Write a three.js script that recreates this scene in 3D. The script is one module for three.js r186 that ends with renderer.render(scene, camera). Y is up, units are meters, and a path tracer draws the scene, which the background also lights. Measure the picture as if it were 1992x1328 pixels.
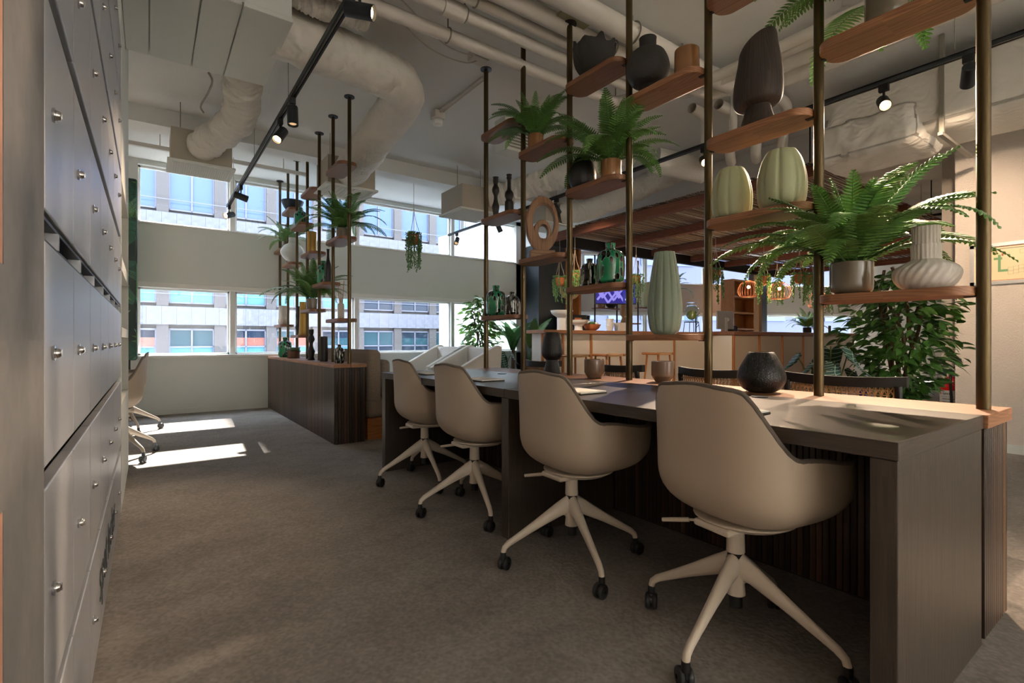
import * as THREE from 'three';
import { RoundedBoxGeometry } from 'three/addons/geometries/RoundedBoxGeometry.js';
import { mergeGeometries, mergeVertices, toCreasedNormals } from 'three/addons/utils/BufferGeometryUtils.js';
import { RectAreaLightUniformsLib } from 'three/addons/lights/RectAreaLightUniformsLib.js';
import { FontLoader } from 'three/addons/loaders/FontLoader.js';
import { TextGeometry } from 'three/addons/geometries/TextGeometry.js';

// ---------- camera, sky, sun, exposure ----------
const scene = new THREE.Scene();
const renderer = new THREE.WebGLRenderer({ antialias: true });
renderer.toneMapping = THREE.LinearToneMapping;
renderer.toneMappingExposure = 2.05;
renderer.shadowMap.enabled = true;
RectAreaLightUniformsLib.init();
const camera = new THREE.PerspectiveCamera(2 * Math.atan(664 / 980) * 180 / Math.PI, 1992 / 1328, 0.02, 400);
camera.position.set(0, 1, 0);
camera.lookAt(0.5845, 1, -0.8114);
camera.setViewOffset(1992, 1328, 0, 2, 1992, 1328);
const SKY = 7.5;
scene.background = new THREE.Color().setRGB(0.80 * SKY, 0.94 * SKY, 1.16 * SKY);
const sun = new THREE.DirectionalLight(new THREE.Color().setRGB(1, 0.96, 0.9), 17);
sun.position.set(2.1, 30, -6.6 - 31.8); sun.target.position.set(0, 0, -6.6);
sun.castShadow = true; sun.shadow.mapSize.set(2048, 2048);
Object.assign(sun.shadow.camera, { left: -20, right: 20, top: 20, bottom: -20, near: 1, far: 90 });
scene.add(sun, sun.target);

// ---------- helpers ----------
const V = (x, y, z) => new THREE.Vector3(x, y, z);
function rng(seed) { let a = seed >>> 0; return () => { a = (a + 0x6D2B79F5) | 0; let t = Math.imul(a ^ (a >>> 15), 1 | a); t = (t + Math.imul(t ^ (t >>> 7), 61 | t)) ^ t; return ((t ^ (t >>> 14)) >>> 0) / 4294967296; }; }
const taken = new Map();
function numbered(n) { const k = taken.get(n) || 0; taken.set(n, k + 1); return k ? n + '_' + String(k).padStart(3, '0') : n; }
function mesh(name, geo, mat, parent) {
  const g = Array.isArray(geo) ? join(geo) : geo;
  const m = new THREE.Mesh(g, mat); m.name = name; m.castShadow = true; m.receiveShadow = true;
  parent.add(m); return m;
}
function join(list) {
  const f = list.map((g) => { const h = g.index ? g.toNonIndexed() : g; for (const k of Object.keys(h.attributes)) if (!['position', 'normal', 'uv'].includes(k)) h.deleteAttribute(k); if (!h.attributes.uv) h.setAttribute('uv', new THREE.Float32BufferAttribute(new Float32Array(h.attributes.position.count * 2), 2)); return h; });
  return f.length === 1 ? f[0] : mergeGeometries(f);
}
function thing(name, label, category, [x, y, z] = [0, 0, 0], turn = 0, group) {
  const o = new THREE.Group(); o.name = numbered(name); o.position.set(x, y, z); o.rotation.y = turn;
  o.userData = { label, category }; if (group) o.userData.group = group; scene.add(o); return o;
}
function single(name, label, category, geo, mat, group) {
  const m = mesh(numbered(name), geo, mat, scene); m.userData = { label, category }; if (group) m.userData.group = group; return m;
}
function struct(name, geo, mat, parent) { const m = mesh(parent ? name : numbered(name), geo, mat, parent || scene); if (!parent) m.userData.kind = 'structure'; return m; }
function structGroup(name) { const g = new THREE.Group(); g.name = numbered(name); g.userData.kind = 'structure'; scene.add(g); return g; }
// uv in metres from the dominant normal; grain runs along texture v
function muv(g, grain = 'y', s = 1) {
  const h = g.index ? g.toNonIndexed() : g, p = h.attributes.position, n = h.attributes.normal, uv = new Float32Array(p.count * 2);
  for (let i = 0; i < p.count; i++) {
    const x = p.getX(i), y = p.getY(i), z = p.getZ(i), nx = Math.abs(n.getX(i)), ny = Math.abs(n.getY(i)), nz = Math.abs(n.getZ(i));
    let a, b; const ax = nx >= ny && nx >= nz ? 'x' : ny >= nz ? 'y' : 'z';
    const q = { x, y, z }, rest = ['x', 'y', 'z'].filter((k) => k !== ax);
    let gv = rest.includes(grain) ? grain : rest[0]; const gu = rest.find((k) => k !== gv);
    a = q[gu] + 0.37 * q[ax]; b = q[gv]; uv[2 * i] = a * s; uv[2 * i + 1] = b * s;
  }
  h.setAttribute('uv', new THREE.BufferAttribute(uv, 2)); return h;
}
const at = (g, x = 0, y = 0, z = 0) => g.translate(x, y, z);
// box given by its two corners
function bx(x0, x1, y0, y1, z0, z1, grain = 'y') { return muv(new THREE.BoxGeometry(Math.abs(x1 - x0), Math.abs(y1 - y0), Math.abs(z1 - z0)).translate((x0 + x1) / 2, (y0 + y1) / 2, (z0 + z1) / 2), grain); }
function rb(x0, x1, y0, y1, z0, z1, r = 0.006, grain = 'y', seg = 2) { const m = Math.min(Math.abs(x1 - x0), Math.abs(y1 - y0), Math.abs(z1 - z0)) * 0.49; return muv(new RoundedBoxGeometry(Math.abs(x1 - x0), Math.abs(y1 - y0), Math.abs(z1 - z0), seg, Math.min(r, m)).translate((x0 + x1) / 2, (y0 + y1) / 2, (z0 + z1) / 2), grain); }
function bar(a, b, r, r2 = r, seg = 12) { const d = b.clone().sub(a), g = new THREE.CylinderGeometry(r2, r, d.length(), seg); g.applyQuaternion(new THREE.Quaternion().setFromUnitVectors(V(0, 1, 0), d.clone().normalize())); g.translate((a.x + b.x) / 2, (a.y + b.y) / 2, (a.z + b.z) / 2); return g; }
function tube(pts, r, seg = 40, rs = 10, closed = false) { return new THREE.TubeGeometry(new THREE.CatmullRomCurve3(pts.map((p) => p.isVector3 ? p : V(...p)), closed, 'centripetal'), seg, r, rs, closed); }
function lathe(prof, seg = 40, smooth = true) {
  let pts = prof.map((p) => new THREE.Vector2(p[0], p[1]));
  if (smooth) pts = new THREE.SplineCurve(pts).getPoints(prof.length * 5).map((p) => new THREE.Vector2(Math.max(p.x, 0), p.y));
  return new THREE.LatheGeometry(pts, seg);
}
// a thin-walled vessel: outer profile up, inner back down
function vessel(prof, t = 0.005, seg = 40, smooth = true) {
  let o = prof.map((p) => new THREE.Vector2(p[0], p[1]));
  if (smooth) o = new THREE.SplineCurve(o).getPoints(prof.length * 5).map((p) => new THREE.Vector2(Math.max(p.x, 0.0001), p.y));
  const inn = o.slice().reverse().filter((p) => p.y > o[0].y + t).map((p) => new THREE.Vector2(Math.max(p.x - t, 0.0001), p.y));
  inn.push(new THREE.Vector2(0.0001, inn[inn.length - 1].y));
  return new THREE.LatheGeometry([new THREE.Vector2(0.0001, o[0].y), ...o, ...inn], seg);
}
function extrude(shape, depth, bevel = 0, curveSegments = 10) { return new THREE.ExtrudeGeometry(shape, { depth, bevelEnabled: bevel > 0, bevelSize: bevel, bevelThickness: bevel, bevelSegments: 2, curveSegments }); }
function roundRect(w, h, r) { const s = new THREE.Shape(), x = -w / 2, y = -h / 2; s.moveTo(x + r, y); s.lineTo(x + w - r, y); s.absarc(x + w - r, y + r, r, -Math.PI / 2, 0); s.lineTo(x + w, y + h - r); s.absarc(x + w - r, y + h - r, r, 0, Math.PI / 2); s.lineTo(x + r, y + h); s.absarc(x + r, y + h - r, r, Math.PI / 2, Math.PI); s.lineTo(x, y + r); s.absarc(x + r, y + r, r, Math.PI, Math.PI * 1.5); return s; }

// ---------- procedural textures ----------
function valueNoise(seed) { const R = rng(seed), T = new Float32Array(65536); for (let i = 0; i < 65536; i++) T[i] = R(); return (x, y, p) => { const xi = Math.floor(x), yi = Math.floor(y), fx = x - xi, fy = y - yi, w = (i, j) => T[(((i % p) + p) % p) + (((j % p) + p) % p) * 256]; const sx = fx * fx * (3 - 2 * fx), sy = fy * fy * (3 - 2 * fy); return (w(xi, yi) * (1 - sx) + w(xi + 1, yi) * sx) * (1 - sy) + (w(xi, yi + 1) * (1 - sx) + w(xi + 1, yi + 1) * sx) * sy; }; }
// fn(u, v) in 0..1 tiled -> [r, g, b] in sRGB 0..1, or a grey value
function tex(size, fn, srgb = true, rep = 1, sizeY = size) {
  const d = new Uint8Array(size * sizeY * 4);
  for (let j = 0; j < sizeY; j++) for (let i = 0; i < size; i++) { let c = fn(i / size, j / sizeY); if (typeof c === 'number') c = [c, c, c]; const k = (j * size + i) * 4; for (let q = 0; q < 3; q++) d[k + q] = Math.max(0, Math.min(255, c[q] * 255)); d[k + 3] = 255; }
  const t = new THREE.DataTexture(d, size, sizeY); t.wrapS = t.wrapT = THREE.RepeatWrapping; t.magFilter = THREE.LinearFilter; t.minFilter = THREE.LinearMipmapLinearFilter; t.generateMipmaps = true;
  if (srgb) t.colorSpace = THREE.SRGBColorSpace; const r = Array.isArray(rep) ? rep : [rep, rep]; t.repeat.set(r[0], r[1]); t.needsUpdate = true; return t;
}
const lerp = (a, b, t) => a + (b - a) * t, mix = (a, b, t) => [lerp(a[0], b[0], t), lerp(a[1], b[1], t), lerp(a[2], b[2], t)];
const hex = (h) => [(h >> 16 & 255) / 255, (h >> 8 & 255) / 255, (h & 255) / 255];
function woodTex(seed, a, b, rep = [1.6, 0.55], fine = 1) { const n = valueNoise(seed); return tex(512, (u, v) => { const w = n(u * 6, v * 2, 256) * 1.2 + n(u * 14, v * 3, 256) * 0.5; const g = 0.5 + 0.5 * Math.sin((u * 16 + w * 3.2) * 6.283); const f = n(u * 128, v * 6, 128), f2 = n(u * 64, v * 3, 64); return mix(hex(a), hex(b), Math.min(1, Math.max(0, g * 0.42 + f * 0.34 * fine + f2 * 0.3))); }, true, rep); }
const SM = (o) => new THREE.MeshStandardMaterial(o), PM = (o) => new THREE.MeshPhysicalMaterial(o);
const nA = valueNoise(11), nB = valueNoise(23), nC = valueNoise(37);
const fineBump = tex(256, (u, v) => 0.5 * nA(u * 128, v * 128, 128) + 0.5 * nB(u * 64, v * 64, 64), false, 8);
const plasterBump = tex(512, (u, v) => 0.5 * nA(u * 128, v * 128, 128) + 0.3 * nB(u * 64, v * 64, 64) + 0.2 * nC(u * 16, v * 16, 16), false, 2);
const carpetMap = tex(1024, (u, v) => { const p = nA(u * 5, v * 7, 5) * 0.5 + nB(u * 12, v * 18, 12) * 0.32 + nC(u * 30, v * 38, 30) * 0.18, f = nC(u * 256, v * 256, 256), f2 = nB(u * 128, v * 128, 128); const k = (p - 0.5) * 0.75 + (f - 0.5) * 0.42 + (f2 - 0.5) * 0.2; return mix([0.42, 0.395, 0.37], [0.62, 0.592, 0.56], 0.5 + k); }, true, [0.42, 0.42]);
const carpetBump = tex(1024, (u, v) => 0.6 * nC(u * 256, v * 256, 256) + 0.4 * nB(u * 128, v * 128, 128), false, [0.42, 0.42]);
const deskMap = tex(512, (u, v) => { const f = nA(u * 256, v * 10, 256), g = nB(u * 64, v * 4, 64); return mix([0.21, 0.182, 0.156], [0.31, 0.273, 0.238], f * 0.55 + g * 0.45); }, true, [1.5, 1.5]);
const deskBump = tex(512, (u, v) => nA(u * 256, v * 10, 256), false, [1.5, 1.5]);
const walnut = woodTex(5, 0x69452f, 0x9c6a47, [4, 1.2]), walnut2 = woodTex(6, 0x7b5137, 0xb58059, [4, 1.2]);
const darkwood = woodTex(8, 0x1d1714, 0x4a3c32, [3, 1.5]), teak = woodTex(9, 0x8a4f24, 0xc98a4c, [4, 1.2]), redwood = woodTex(12, 0x5e3628, 0x8f5a42, [3, 0.8]), ringwood = woodTex(14, 0x6d4a33, 0xa98461, [5, 1.4]), oak = woodTex(17, 0xa87f55, 0xcfa679, [3, 0.8]);
const fabricMap = tex(256, (u, v) => { const a = Math.sin(u * 64 * 6.283) * 0.25 + Math.sin(v * 64 * 6.283) * 0.25, f = nA(u * 128, v * 128, 128); return mix([0.45, 0.38, 0.32], [0.78, 0.72, 0.65], 0.5 + a * 0.6 + (f - 0.5) * 0.9); }, true, [5, 5]);
const fabricBump = tex(256, (u, v) => 0.5 + 0.25 * Math.sin(u * 64 * 6.283) + 0.25 * Math.sin(v * 64 * 6.283), false, [5, 5]);
const tweedMap = tex(256, (u, v) => { const f = nA(u * 128, v * 128, 128), g = nC(u * 64, v * 64, 64); return mix([0.28, 0.25, 0.22], [0.80, 0.74, 0.68], f * 0.7 + g * 0.3); }, true, [6, 6]);
const wrapBump = tex(512, (u, v) => { const w = nA(u * 8, v * 8, 8) * 2; return 0.5 + 0.3 * Math.sin((u * 14 + w * 1.2 + nB(u * 20, v * 20, 20)) * 6.283) * nC(u * 10, v * 10, 10) + 0.4 * (nB(u * 40, v * 40, 40) - 0.5); }, false, [1, 1]);
const blotch = (base, spot, edge, n, seed, sw, sh) => { const R = rng(seed), E = [...Array(n)].map(() => [R(), R(), sw * (0.6 + 0.8 * R()), sh * (0.6 + 0.9 * R()), (R() - 0.5) * 0.6]); return tex(320, (u, v) => { let d = 9; for (const [x, y, w, h, a] of E) { let dx = u - x, dy = v - y; dx -= Math.round(dx); dy -= Math.round(dy); const px = dx * Math.cos(a) + dy * Math.sin(a), py = dy * Math.cos(a) - dx * Math.sin(a); d = Math.min(d, Math.hypot(px / w, py / h)); } return d < 1 ? hex(spot) : d < 1.28 && edge ? mix(hex(edge), hex(base), (d - 1) / 0.28) : hex(base); }); };
const greenBlotch = blotch(0x1f9c6c, 0x0c1512, 0xa9e6cc, 95, 3, 0.02, 0.055), blackBlotch = blotch(0x101210, 0xc9d4c4, 0, 150, 4, 0.011, 0.045);

// ---------- materials ----------
const M = {
  white: SM({ color: 0xe4e2dc, roughness: 0.85, bumpMap: plasterBump, bumpScale: 0.001 }),
  panelWhite: SM({ color: 0xd8dcd6, roughness: 0.75 }),
  ceil: SM({ color: 0xe6e7e4, roughness: 0.9, bumpMap: plasterBump, bumpScale: 0.0015 }),
  frame: SM({ color: 0xe9e9e4, roughness: 0.45 }),
  trimDark: SM({ color: 0x202426, roughness: 0.6 }),
  wallWarm: SM({ color: 0xcdc3b8, roughness: 0.9, bumpMap: plasterBump, bumpScale: 0.004 }),
  carpet: SM({ map: carpetMap, roughness: 1, bumpMap: carpetBump, bumpScale: 0.0022 }),
  glass: PM({ color: 0xffffff, roughness: 0, transmission: 1, thickness: 0, ior: 1.45 }),
  locker: PM({ color: 0xaeb1b6, roughness: 0.4, metalness: 0.3 }),
  lockerEdge: SM({ color: 0x3c4244, roughness: 0.6 }),
  chrome: SM({ color: 0xcfcfcf, roughness: 0.18, metalness: 1 }),
  concrete: SM({ map: tex(256, (u, v) => mix([0.36, 0.36, 0.36], [0.52, 0.51, 0.50], 0.5 * nA(u * 6, v * 3, 6) + 0.3 * nB(u * 24, v * 10, 24) + 0.2 * nC(u * 64, v * 64, 64)), true, 1), roughness: 0.7 }),
  desk: PM({ map: deskMap, roughness: 0.36, bumpMap: deskBump, bumpScale: 0.0003 }),
  brass: SM({ color: 0x574a33, roughness: 0.34, metalness: 0.9 }),
  blackMetal: SM({ color: 0x17181a, roughness: 0.5, metalness: 0.3 }),
  trackMetal: SM({ color: 0x34383c, roughness: 0.4, metalness: 0.6 }),
  walnut: PM({ map: walnut, roughness: 0.45 }), walnut2: PM({ map: walnut2, roughness: 0.5 }),
  darkwood: SM({ map: darkwood, roughness: 0.65 }), teak: SM({ map: teak, roughness: 0.55 }), redwood: SM({ map: redwood, roughness: 0.8 }), ringwood: SM({ map: ringwood, roughness: 0.6 }), oak: SM({ map: oak, roughness: 0.6 }),
  shell: PM({ color: 0xb7a692, roughness: 0.42 }),
  legs: PM({ color: 0xcdc0ae, roughness: 0.35 }),
  tweed: SM({ map: tweedMap, roughness: 1, bumpMap: fineBump, bumpScale: 0.002 }),
  rubber: SM({ color: 0x161718, roughness: 0.5 }),
  greyRubber: SM({ color: 0x5a5e63, roughness: 0.45 }),
  fabric: SM({ map: fabricMap, roughness: 1, bumpMap: fabricBump, bumpScale: 0.003 }),
  cream: SM({ color: 0xe2ddd3, roughness: 0.85, bumpMap: fineBump, bumpScale: 0.001 }),
  black: PM({ color: 0x1a1a1b, roughness: 0.45 }),
  blackVase: PM({ color: 0x1b1b1c, roughness: 0.42, bumpMap: tex(256, (u, v) => nA(u * 64, v * 64, 64), false, [3, 2]), bumpScale: 0.0014 }),
  charcoal: SM({ color: 0x2a2724, roughness: 0.6, bumpMap: fineBump, bumpScale: 0.002 }),
  brownGlaze: PM({ color: 0x7a6450, roughness: 0.22, clearcoat: 0.6, clearcoatRoughness: 0.12 }),
  tanGlaze: PM({ color: 0x8a5f36, roughness: 0.25, clearcoat: 0.6, clearcoatRoughness: 0.1 }),
  greyGlaze: PM({ color: 0x6a5f4d, roughness: 0.25, clearcoat: 0.6, clearcoatRoughness: 0.1 }),
  whiteClay: SM({ color: 0xd9d2c8, roughness: 0.7 }), peach: SM({ color: 0xd8b9ab, roughness: 0.6 }), terracotta: SM({ color: 0xb56a3f, roughness: 0.75 }), nicheWood: SM({ color: 0xb5876f, roughness: 0.7 }),
  sage: PM({ color: 0xb5b993, roughness: 0.5, transmission: 0.15, thickness: 0 }),
  sageGrey: PM({ color: 0x9aac98, roughness: 0.4, transmission: 0.25, thickness: 0 }),
  frost: PM({ color: 0xeef2f0, roughness: 0.6, transmission: 0.4, thickness: 0 }),
  gold: PM({ color: 0xb09048, roughness: 0.3, metalness: 0.5 }),
  greenGlass: PM({ map: greenBlotch, roughness: 0.06, transmission: 0.3, thickness: 0, clearcoat: 1, clearcoatRoughness: 0.03 }),
  blackGlass: PM({ map: blackBlotch, roughness: 0.06, transmission: 0.12, thickness: 0, clearcoat: 1, clearcoatRoughness: 0.03 }),
  amberGlass: PM({ color: 0x7d5a48, roughness: 0.1, transmission: 0.4, thickness: 0 }),
  clear: PM({ color: 0xf4faf8, roughness: 0.03, transmission: 1, thickness: 0 }),
  soil: SM({ color: 0x2d221a, roughness: 1 }), rope: SM({ color: 0xb9aa92, roughness: 0.95 }),
  bark: SM({ color: 0x7a5f45, roughness: 0.95, bumpMap: fineBump, bumpScale: 0.004 }),
  duct: SM({ color: 0xdad6cc, roughness: 0.6, bumpMap: wrapBump, bumpScale: 0.005 }),
  ductSmooth: SM({ color: 0xdad6cc, roughness: 0.65, bumpMap: plasterBump, bumpScale: 0.003 }),
  pipe: SM({ color: 0xd3cdc3, roughness: 0.65 }), steel: SM({ color: 0x8f8b80, roughness: 0.5, metalness: 0.5 }), ductBox: SM({ color: 0xa89f8f, roughness: 0.6 }),
  copper: SM({ color: 0xc07a5a, roughness: 0.3, metalness: 0.8 }),
  barPanel: SM({ color: 0xd9cfc2, roughness: 0.6 }), recPanel: SM({ color: 0xc4b4a2, roughness: 0.6 }),
  red: PM({ color: 0xb8140e, roughness: 0.25, clearcoat: 0.7 }), paper: SM({ color: 0xe6e3dc, roughness: 0.8 }),
  screenGrey: SM({ color: 0xa5a6a8, roughness: 0.4, metalness: 0.4 }),
  alu: SM({ color: 0xd4d6d8, roughness: 0.35, metalness: 0.7 }),
};
const leafMat = (c, c2, seed, rough = 0.45, tr = 0.25) => PM({ map: tex(64, (u, v) => mix(hex(c), hex(c2), 0.5 * nA(u * 4 + seed, v * 4, 64) + 0.5 * nB(u * 16, v * 16, 64)), true, 1), roughness: rough, transmission: tr, thickness: 0 });
const G = { fern: leafMat(0x386b26, 0x6f9f44, 1, 0.5, 0.3), fern2: leafMat(0x487c30, 0x86b056, 2, 0.5, 0.3), fernPale: leafMat(0x6d9a62, 0xb2cda0, 3, 0.5, 0.3), ficus: leafMat(0x335f26, 0x669342, 4, 0.3, 0.2), ficus2: leafMat(0x487a30, 0x8fb458, 5, 0.3, 0.25), banana: leafMat(0x3f7a42, 0x74a86a, 6, 0.4, 0.3), string: leafMat(0x4f7f3c, 0x86ab5e, 7, 0.4, 0.25), grass: leafMat(0x6b8a3f, 0x9db266, 8, 0.6, 0.3), stem: SM({ color: 0x55602c, roughness: 0.7 }) };
const alocTex = (() => { const c = document.createElement('canvas'); c.width = 256; c.height = 256; const x = c.getContext('2d'); x.fillStyle = '#21463a'; x.fillRect(0, 0, 256, 256); x.strokeStyle = '#c3d2c2'; x.lineWidth = 7; x.beginPath(); x.moveTo(128, 0); x.lineTo(128, 256); x.stroke(); x.lineWidth = 4; for (let k = 0; k < 7; k++) for (const s of [-1, 1]) { x.beginPath(); x.moveTo(128, 20 + k * 32); x.quadraticCurveTo(128 + s * 60, 20 + k * 32 + 8, 128 + s * 128, 20 + k * 32 + 50 - k * 3); x.stroke(); } const t = new THREE.CanvasTexture(c); t.colorSpace = THREE.SRGBColorSpace; return t; })();
G.aloc = PM({ map: alocTex, roughness: 0.4 });

// ---------- the room ----------
const CE = 3.4, WZ = -8.25, WT = 0.25;
const F2a = [6.25, -11.47], F2d = [0.898, 0.44];
const f2 = (s, off = 0) => [F2a[0] + F2d[0] * s - F2d[1] * off, F2a[1] + F2d[1] * s + F2d[0] * off];   // off > 0 is towards the room
const F2len = 12.0;
{ // floor and ceiling follow the plan of the building
  const e = f2(F2len, -0.2), b = f2(0, -0.2);
  const plan = [[-1.2, 8.2], [-1.2, WZ - 0.22], [6.3, WZ - 0.22], [6.05, b[1]], b, e, [e[0] + 0.2, 8.2]];
  const s = new THREE.Shape(plan.map(([x, z]) => new THREE.Vector2(x, -z)));
  const slab = (y, t) => muv(extrude(s, t).rotateX(-Math.PI / 2).translate(0, y, 0), 'z');
  struct('floor', slab(-0.25, 0.25), M.carpet);
  struct('ceiling', slab(CE, 0.25), M.ceil);
}
// left side, back, right
struct('wall_left', bx(-1.2, -0.95, 0, CE, WZ, 8), M.white);
struct('wall_left_end', bx(-0.95, -0.12, 0, CE, WZ - 0.2, WZ), M.white);
struct('wall_right', [bx(6.2, 6.45, 0, CE, -1.42, 8), bx(6.45, 6.9, 0, CE, -1.42, -1.2), bx(6.9, 7.1, 0, CE, -1.69, -1.2), bx(7.1, 17.2, 0, CE, -1.69, -1.5)], M.wallWarm);
struct('baseboard_right', bx(6.185, 6.2, 0, 0.08, -1.42, 8), M.panelWhite);
struct('wall_far_right', bx(17, 17.2, 0, CE, -6.3, -1.5), M.wallWarm);
struct('beam_header', bx(6.2, 6.5, 2.895, CE, WZ, -1.42), M.white);
struct('wall_return', bx(6.05, 6.25, 0, CE, -11.6, WZ), M.white);
// window wall: solid bands, then windows between the mullions
function facade(tag, X0, X1, posts, place, panelMat) {
  const S = (n, g, m) => { const o = struct(n, g, m); place(o); return o; };
  S('wall_' + tag, [bx(X0, X1, 0, 0.765, -0.2, 0), bx(X0, X1, 1.78, 2.55, -0.2, 0), bx(X0, X1, 3.33, CE, -0.2, 0)], panelMat);
  S('trim_' + tag + '_sill', [rb(X0, X1, 0.765, 0.80, -0.2, 0.035, 0.008), rb(X0, X1, 2.55, 2.575, -0.2, 0.02, 0.006), rb(X0, X1, 1.71, 1.78, -0.17, 0.012, 0.006)], M.frame);
  S('baseboard_' + tag, bx(X0, X1, 0, 0.07, 0, 0.014), M.panelWhite);
  const edges = [X0, ...posts, X1];
  for (let i = 0; i + 1 < edges.length; i++) for (const [y0, y1] of [[0.80, 1.71], [2.575, 3.33]]) {
    const a = edges[i] + (i ? 0.035 : 0), b = edges[i + 1] - (i + 2 < edges.length ? 0.035 : 0), t = 0.025;
    const g = structGroup('window'); place(g);
    mesh('frame', [bx(a, b, y0, y0 + t, -0.13, -0.07), bx(a, b, y1 - t, y1, -0.13, -0.07), bx(a, a + t, y0, y1, -0.13, -0.07), bx(b - t, b, y0, y1, -0.13, -0.07)], M.frame, g);
    mesh('pane', bx(a + t, b - t, y0 + t, y1 - t, -0.104, -0.098), M.glass, g);
  }
  for (const p of posts) for (const [y0, y1] of [[0.80, 1.71], [2.575, 3.33]]) S('mullion', rb(p - 0.035, p + 0.035, y0, y1, -0.18, -0.02, 0.006), M.frame);
}
facade('window', -0.12, 6.25, [0.98, 2.79, 4.60], (o) => o.position.set(0, 0, WZ), M.panelWhite);
facade('bar_window', 0, F2len, [1.8, 3.6, 5.4, 7.2, 9.0, 10.8], (o) => { o.position.set(F2a[0], 0, F2a[1]); o.rotation.y = -Math.atan2(F2d[1], F2d[0]); }, M.wallWarm);
struct('wall_back', bx(-0.95, 6.2, 0, CE, 8, 8.2), M.white);
// ceiling ribs near the window wall
struct('trim_rib', bx(-0.9, 6.2, 3.22, CE, -6.62, -6.35), M.ceil);
single('strut_rail', 'thin cream metal rail hung under the ceiling near the windows', 'rail', [bx(-0.9, 1.7, 3.16, 3.20, -6.98, -6.94), ...[0.1, 1.4].map((x) => bar(V(x, 3.2, -6.96), V(x, CE, -6.96), 0.006))], M.pipe);
// dark pier where the facade bends, black wall behind the bar
struct('wall_pier', bx(6.25, 6.95, 0, CE, WZ, -7.77), SM({ color: 0x2b3236, roughness: 0.45 }));
// black ceiling strip at far edge comes with the pergola
// green leaf screen beside the left wall
{
  const t = thing('leaf_screen', 'tall screen with dark green palm leaf print beside the left window corner', 'screen', [-0.55, 0, -7.95]);
  const leafPrint = (() => { const c = document.createElement('canvas'); c.width = 512; c.height = 1024; const x = c.getContext('2d'), R = rng(77); x.fillStyle = '#0d2a22'; x.fillRect(0, 0, 512, 1024); for (let k = 0; k < 60; k++) { const px = R() * 512, py = R() * 1024, a = R() * 7, L = 90 + R() * 120; x.save(); x.translate(px, py); x.rotate(a); x.strokeStyle = ['#3f7a5c', '#1f5a44', '#8fb49a', '#5f8f4a'][k % 4]; for (let i = 0; i < 16; i++) { x.lineWidth = 3; for (const s of [-1, 1]) { x.beginPath(); x.moveTo(i * L / 16, 0); x.quadraticCurveTo(i * L / 16 + 14, s * 18, i * L / 16 + 34, s * (40 - i * 1.6)); x.stroke(); } } x.restore(); } const q = new THREE.CanvasTexture(c); q.colorSpace = THREE.SRGBColorSpace; q.wrapS = q.wrapT = THREE.RepeatWrapping; q.repeat.set(1.2, 0.5); return q; })();
  mesh('panel', rb(-0.38, 0.43, 0.75, 3.04, -0.03, 0.03, 0.028), SM({ map: leafPrint, roughness: 0.5 }), t);
  mesh('foot', bx(-0.3, -0.24, 0, 0.755, -0.028, 0.028), M.blackMetal, t); mesh('foot', bx(0.3, 0.36, 0, 0.755, -0.028, 0.028), M.blackMetal, t);
}

// ---------- lockers ----------
const LX = -0.132;
{
  const t = thing('locker_bank', 'wall of grey metal lockers with small round chrome locks', 'lockers', [LX, 0, 0]);
  mesh('carcass', [bx(-0.45, -0.03, 0, 2.9, -3.70, -1.06)], M.lockerEdge, t);
  const rows = [[0.02, 0.365], [0.402, 0.765], [0.80, 1.157], [1.206, 1.552], [1.598, 1.945], [1.99, 2.34], [2.385, 2.74]];
  const W = 0.3745, gd = new Map();
  for (let c = 0; c < 7; c++) for (const [y0, y1] of rows) {
    const z1 = -1.064 - c * W, z0 = z1 - W + 0.006, h = y1 - y0;
    if (!gd.has(h)) gd.set(h, rb(-0.022, 0, 0, h, -W + 0.006, 0, 0.003));
    const d = mesh('door', gd.get(h), M.locker, t); d.position.set(0, y0, z1);
    const k = mesh('lock', lockGeo(), M.chrome, d); k.position.set(0, h * 0.5 + (c % 2 ? 0 : 0), -0.075);
  }
  mesh('shelf_gap', [bx(-0.03, -0.006, 1.16, 1.166, -3.7, -1.06), bx(-0.03, -0.006, 1.196, 1.202, -3.7, -1.06)], M.trackMetal, t);
  for (let c = 0; c < 7; c++) { const b = mesh('bracket', bx(-0.028, -0.004, 1.166, 1.196, -0.008, 0.008), M.locker, t); b.position.z = -1.25 - c * W; }
}
function lockGeo() { if (!lockGeo.g) lockGeo.g = join([new THREE.CylinderGeometry(0.017, 0.019, 0.006, 20).rotateZ(Math.PI / 2).translate(0.003, 0, 0), lathe([[0.0001, 0.016], [0.008, 0.015], [0.012, 0.008], [0.0125, 0]], 16).rotateZ(-Math.PI / 2).translate(0.004, 0, 0), bx(0.012, 0.021, -0.009, 0.009, -0.0025, 0.0025)]).scale(0.62, 0.68, 0.68); return lockGeo.g; }
{ // lettering on the lowest doors
  const font = await new FontLoader().loadAsync('fonts/droid/droid_sans_regular.typeface.json');
  const g = new TextGeometry('spot locker', { font, size: 0.13, depth: 0.0015, curveSegments: 4 });
  g.rotateY(Math.PI / 2).translate(LX + 0.001, 0.14, -2.12);
  single('locker_lettering', 'dark thin lettering stuck on the lowest row of locker doors', 'lettering', g, M.lockerEdge);
}
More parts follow.
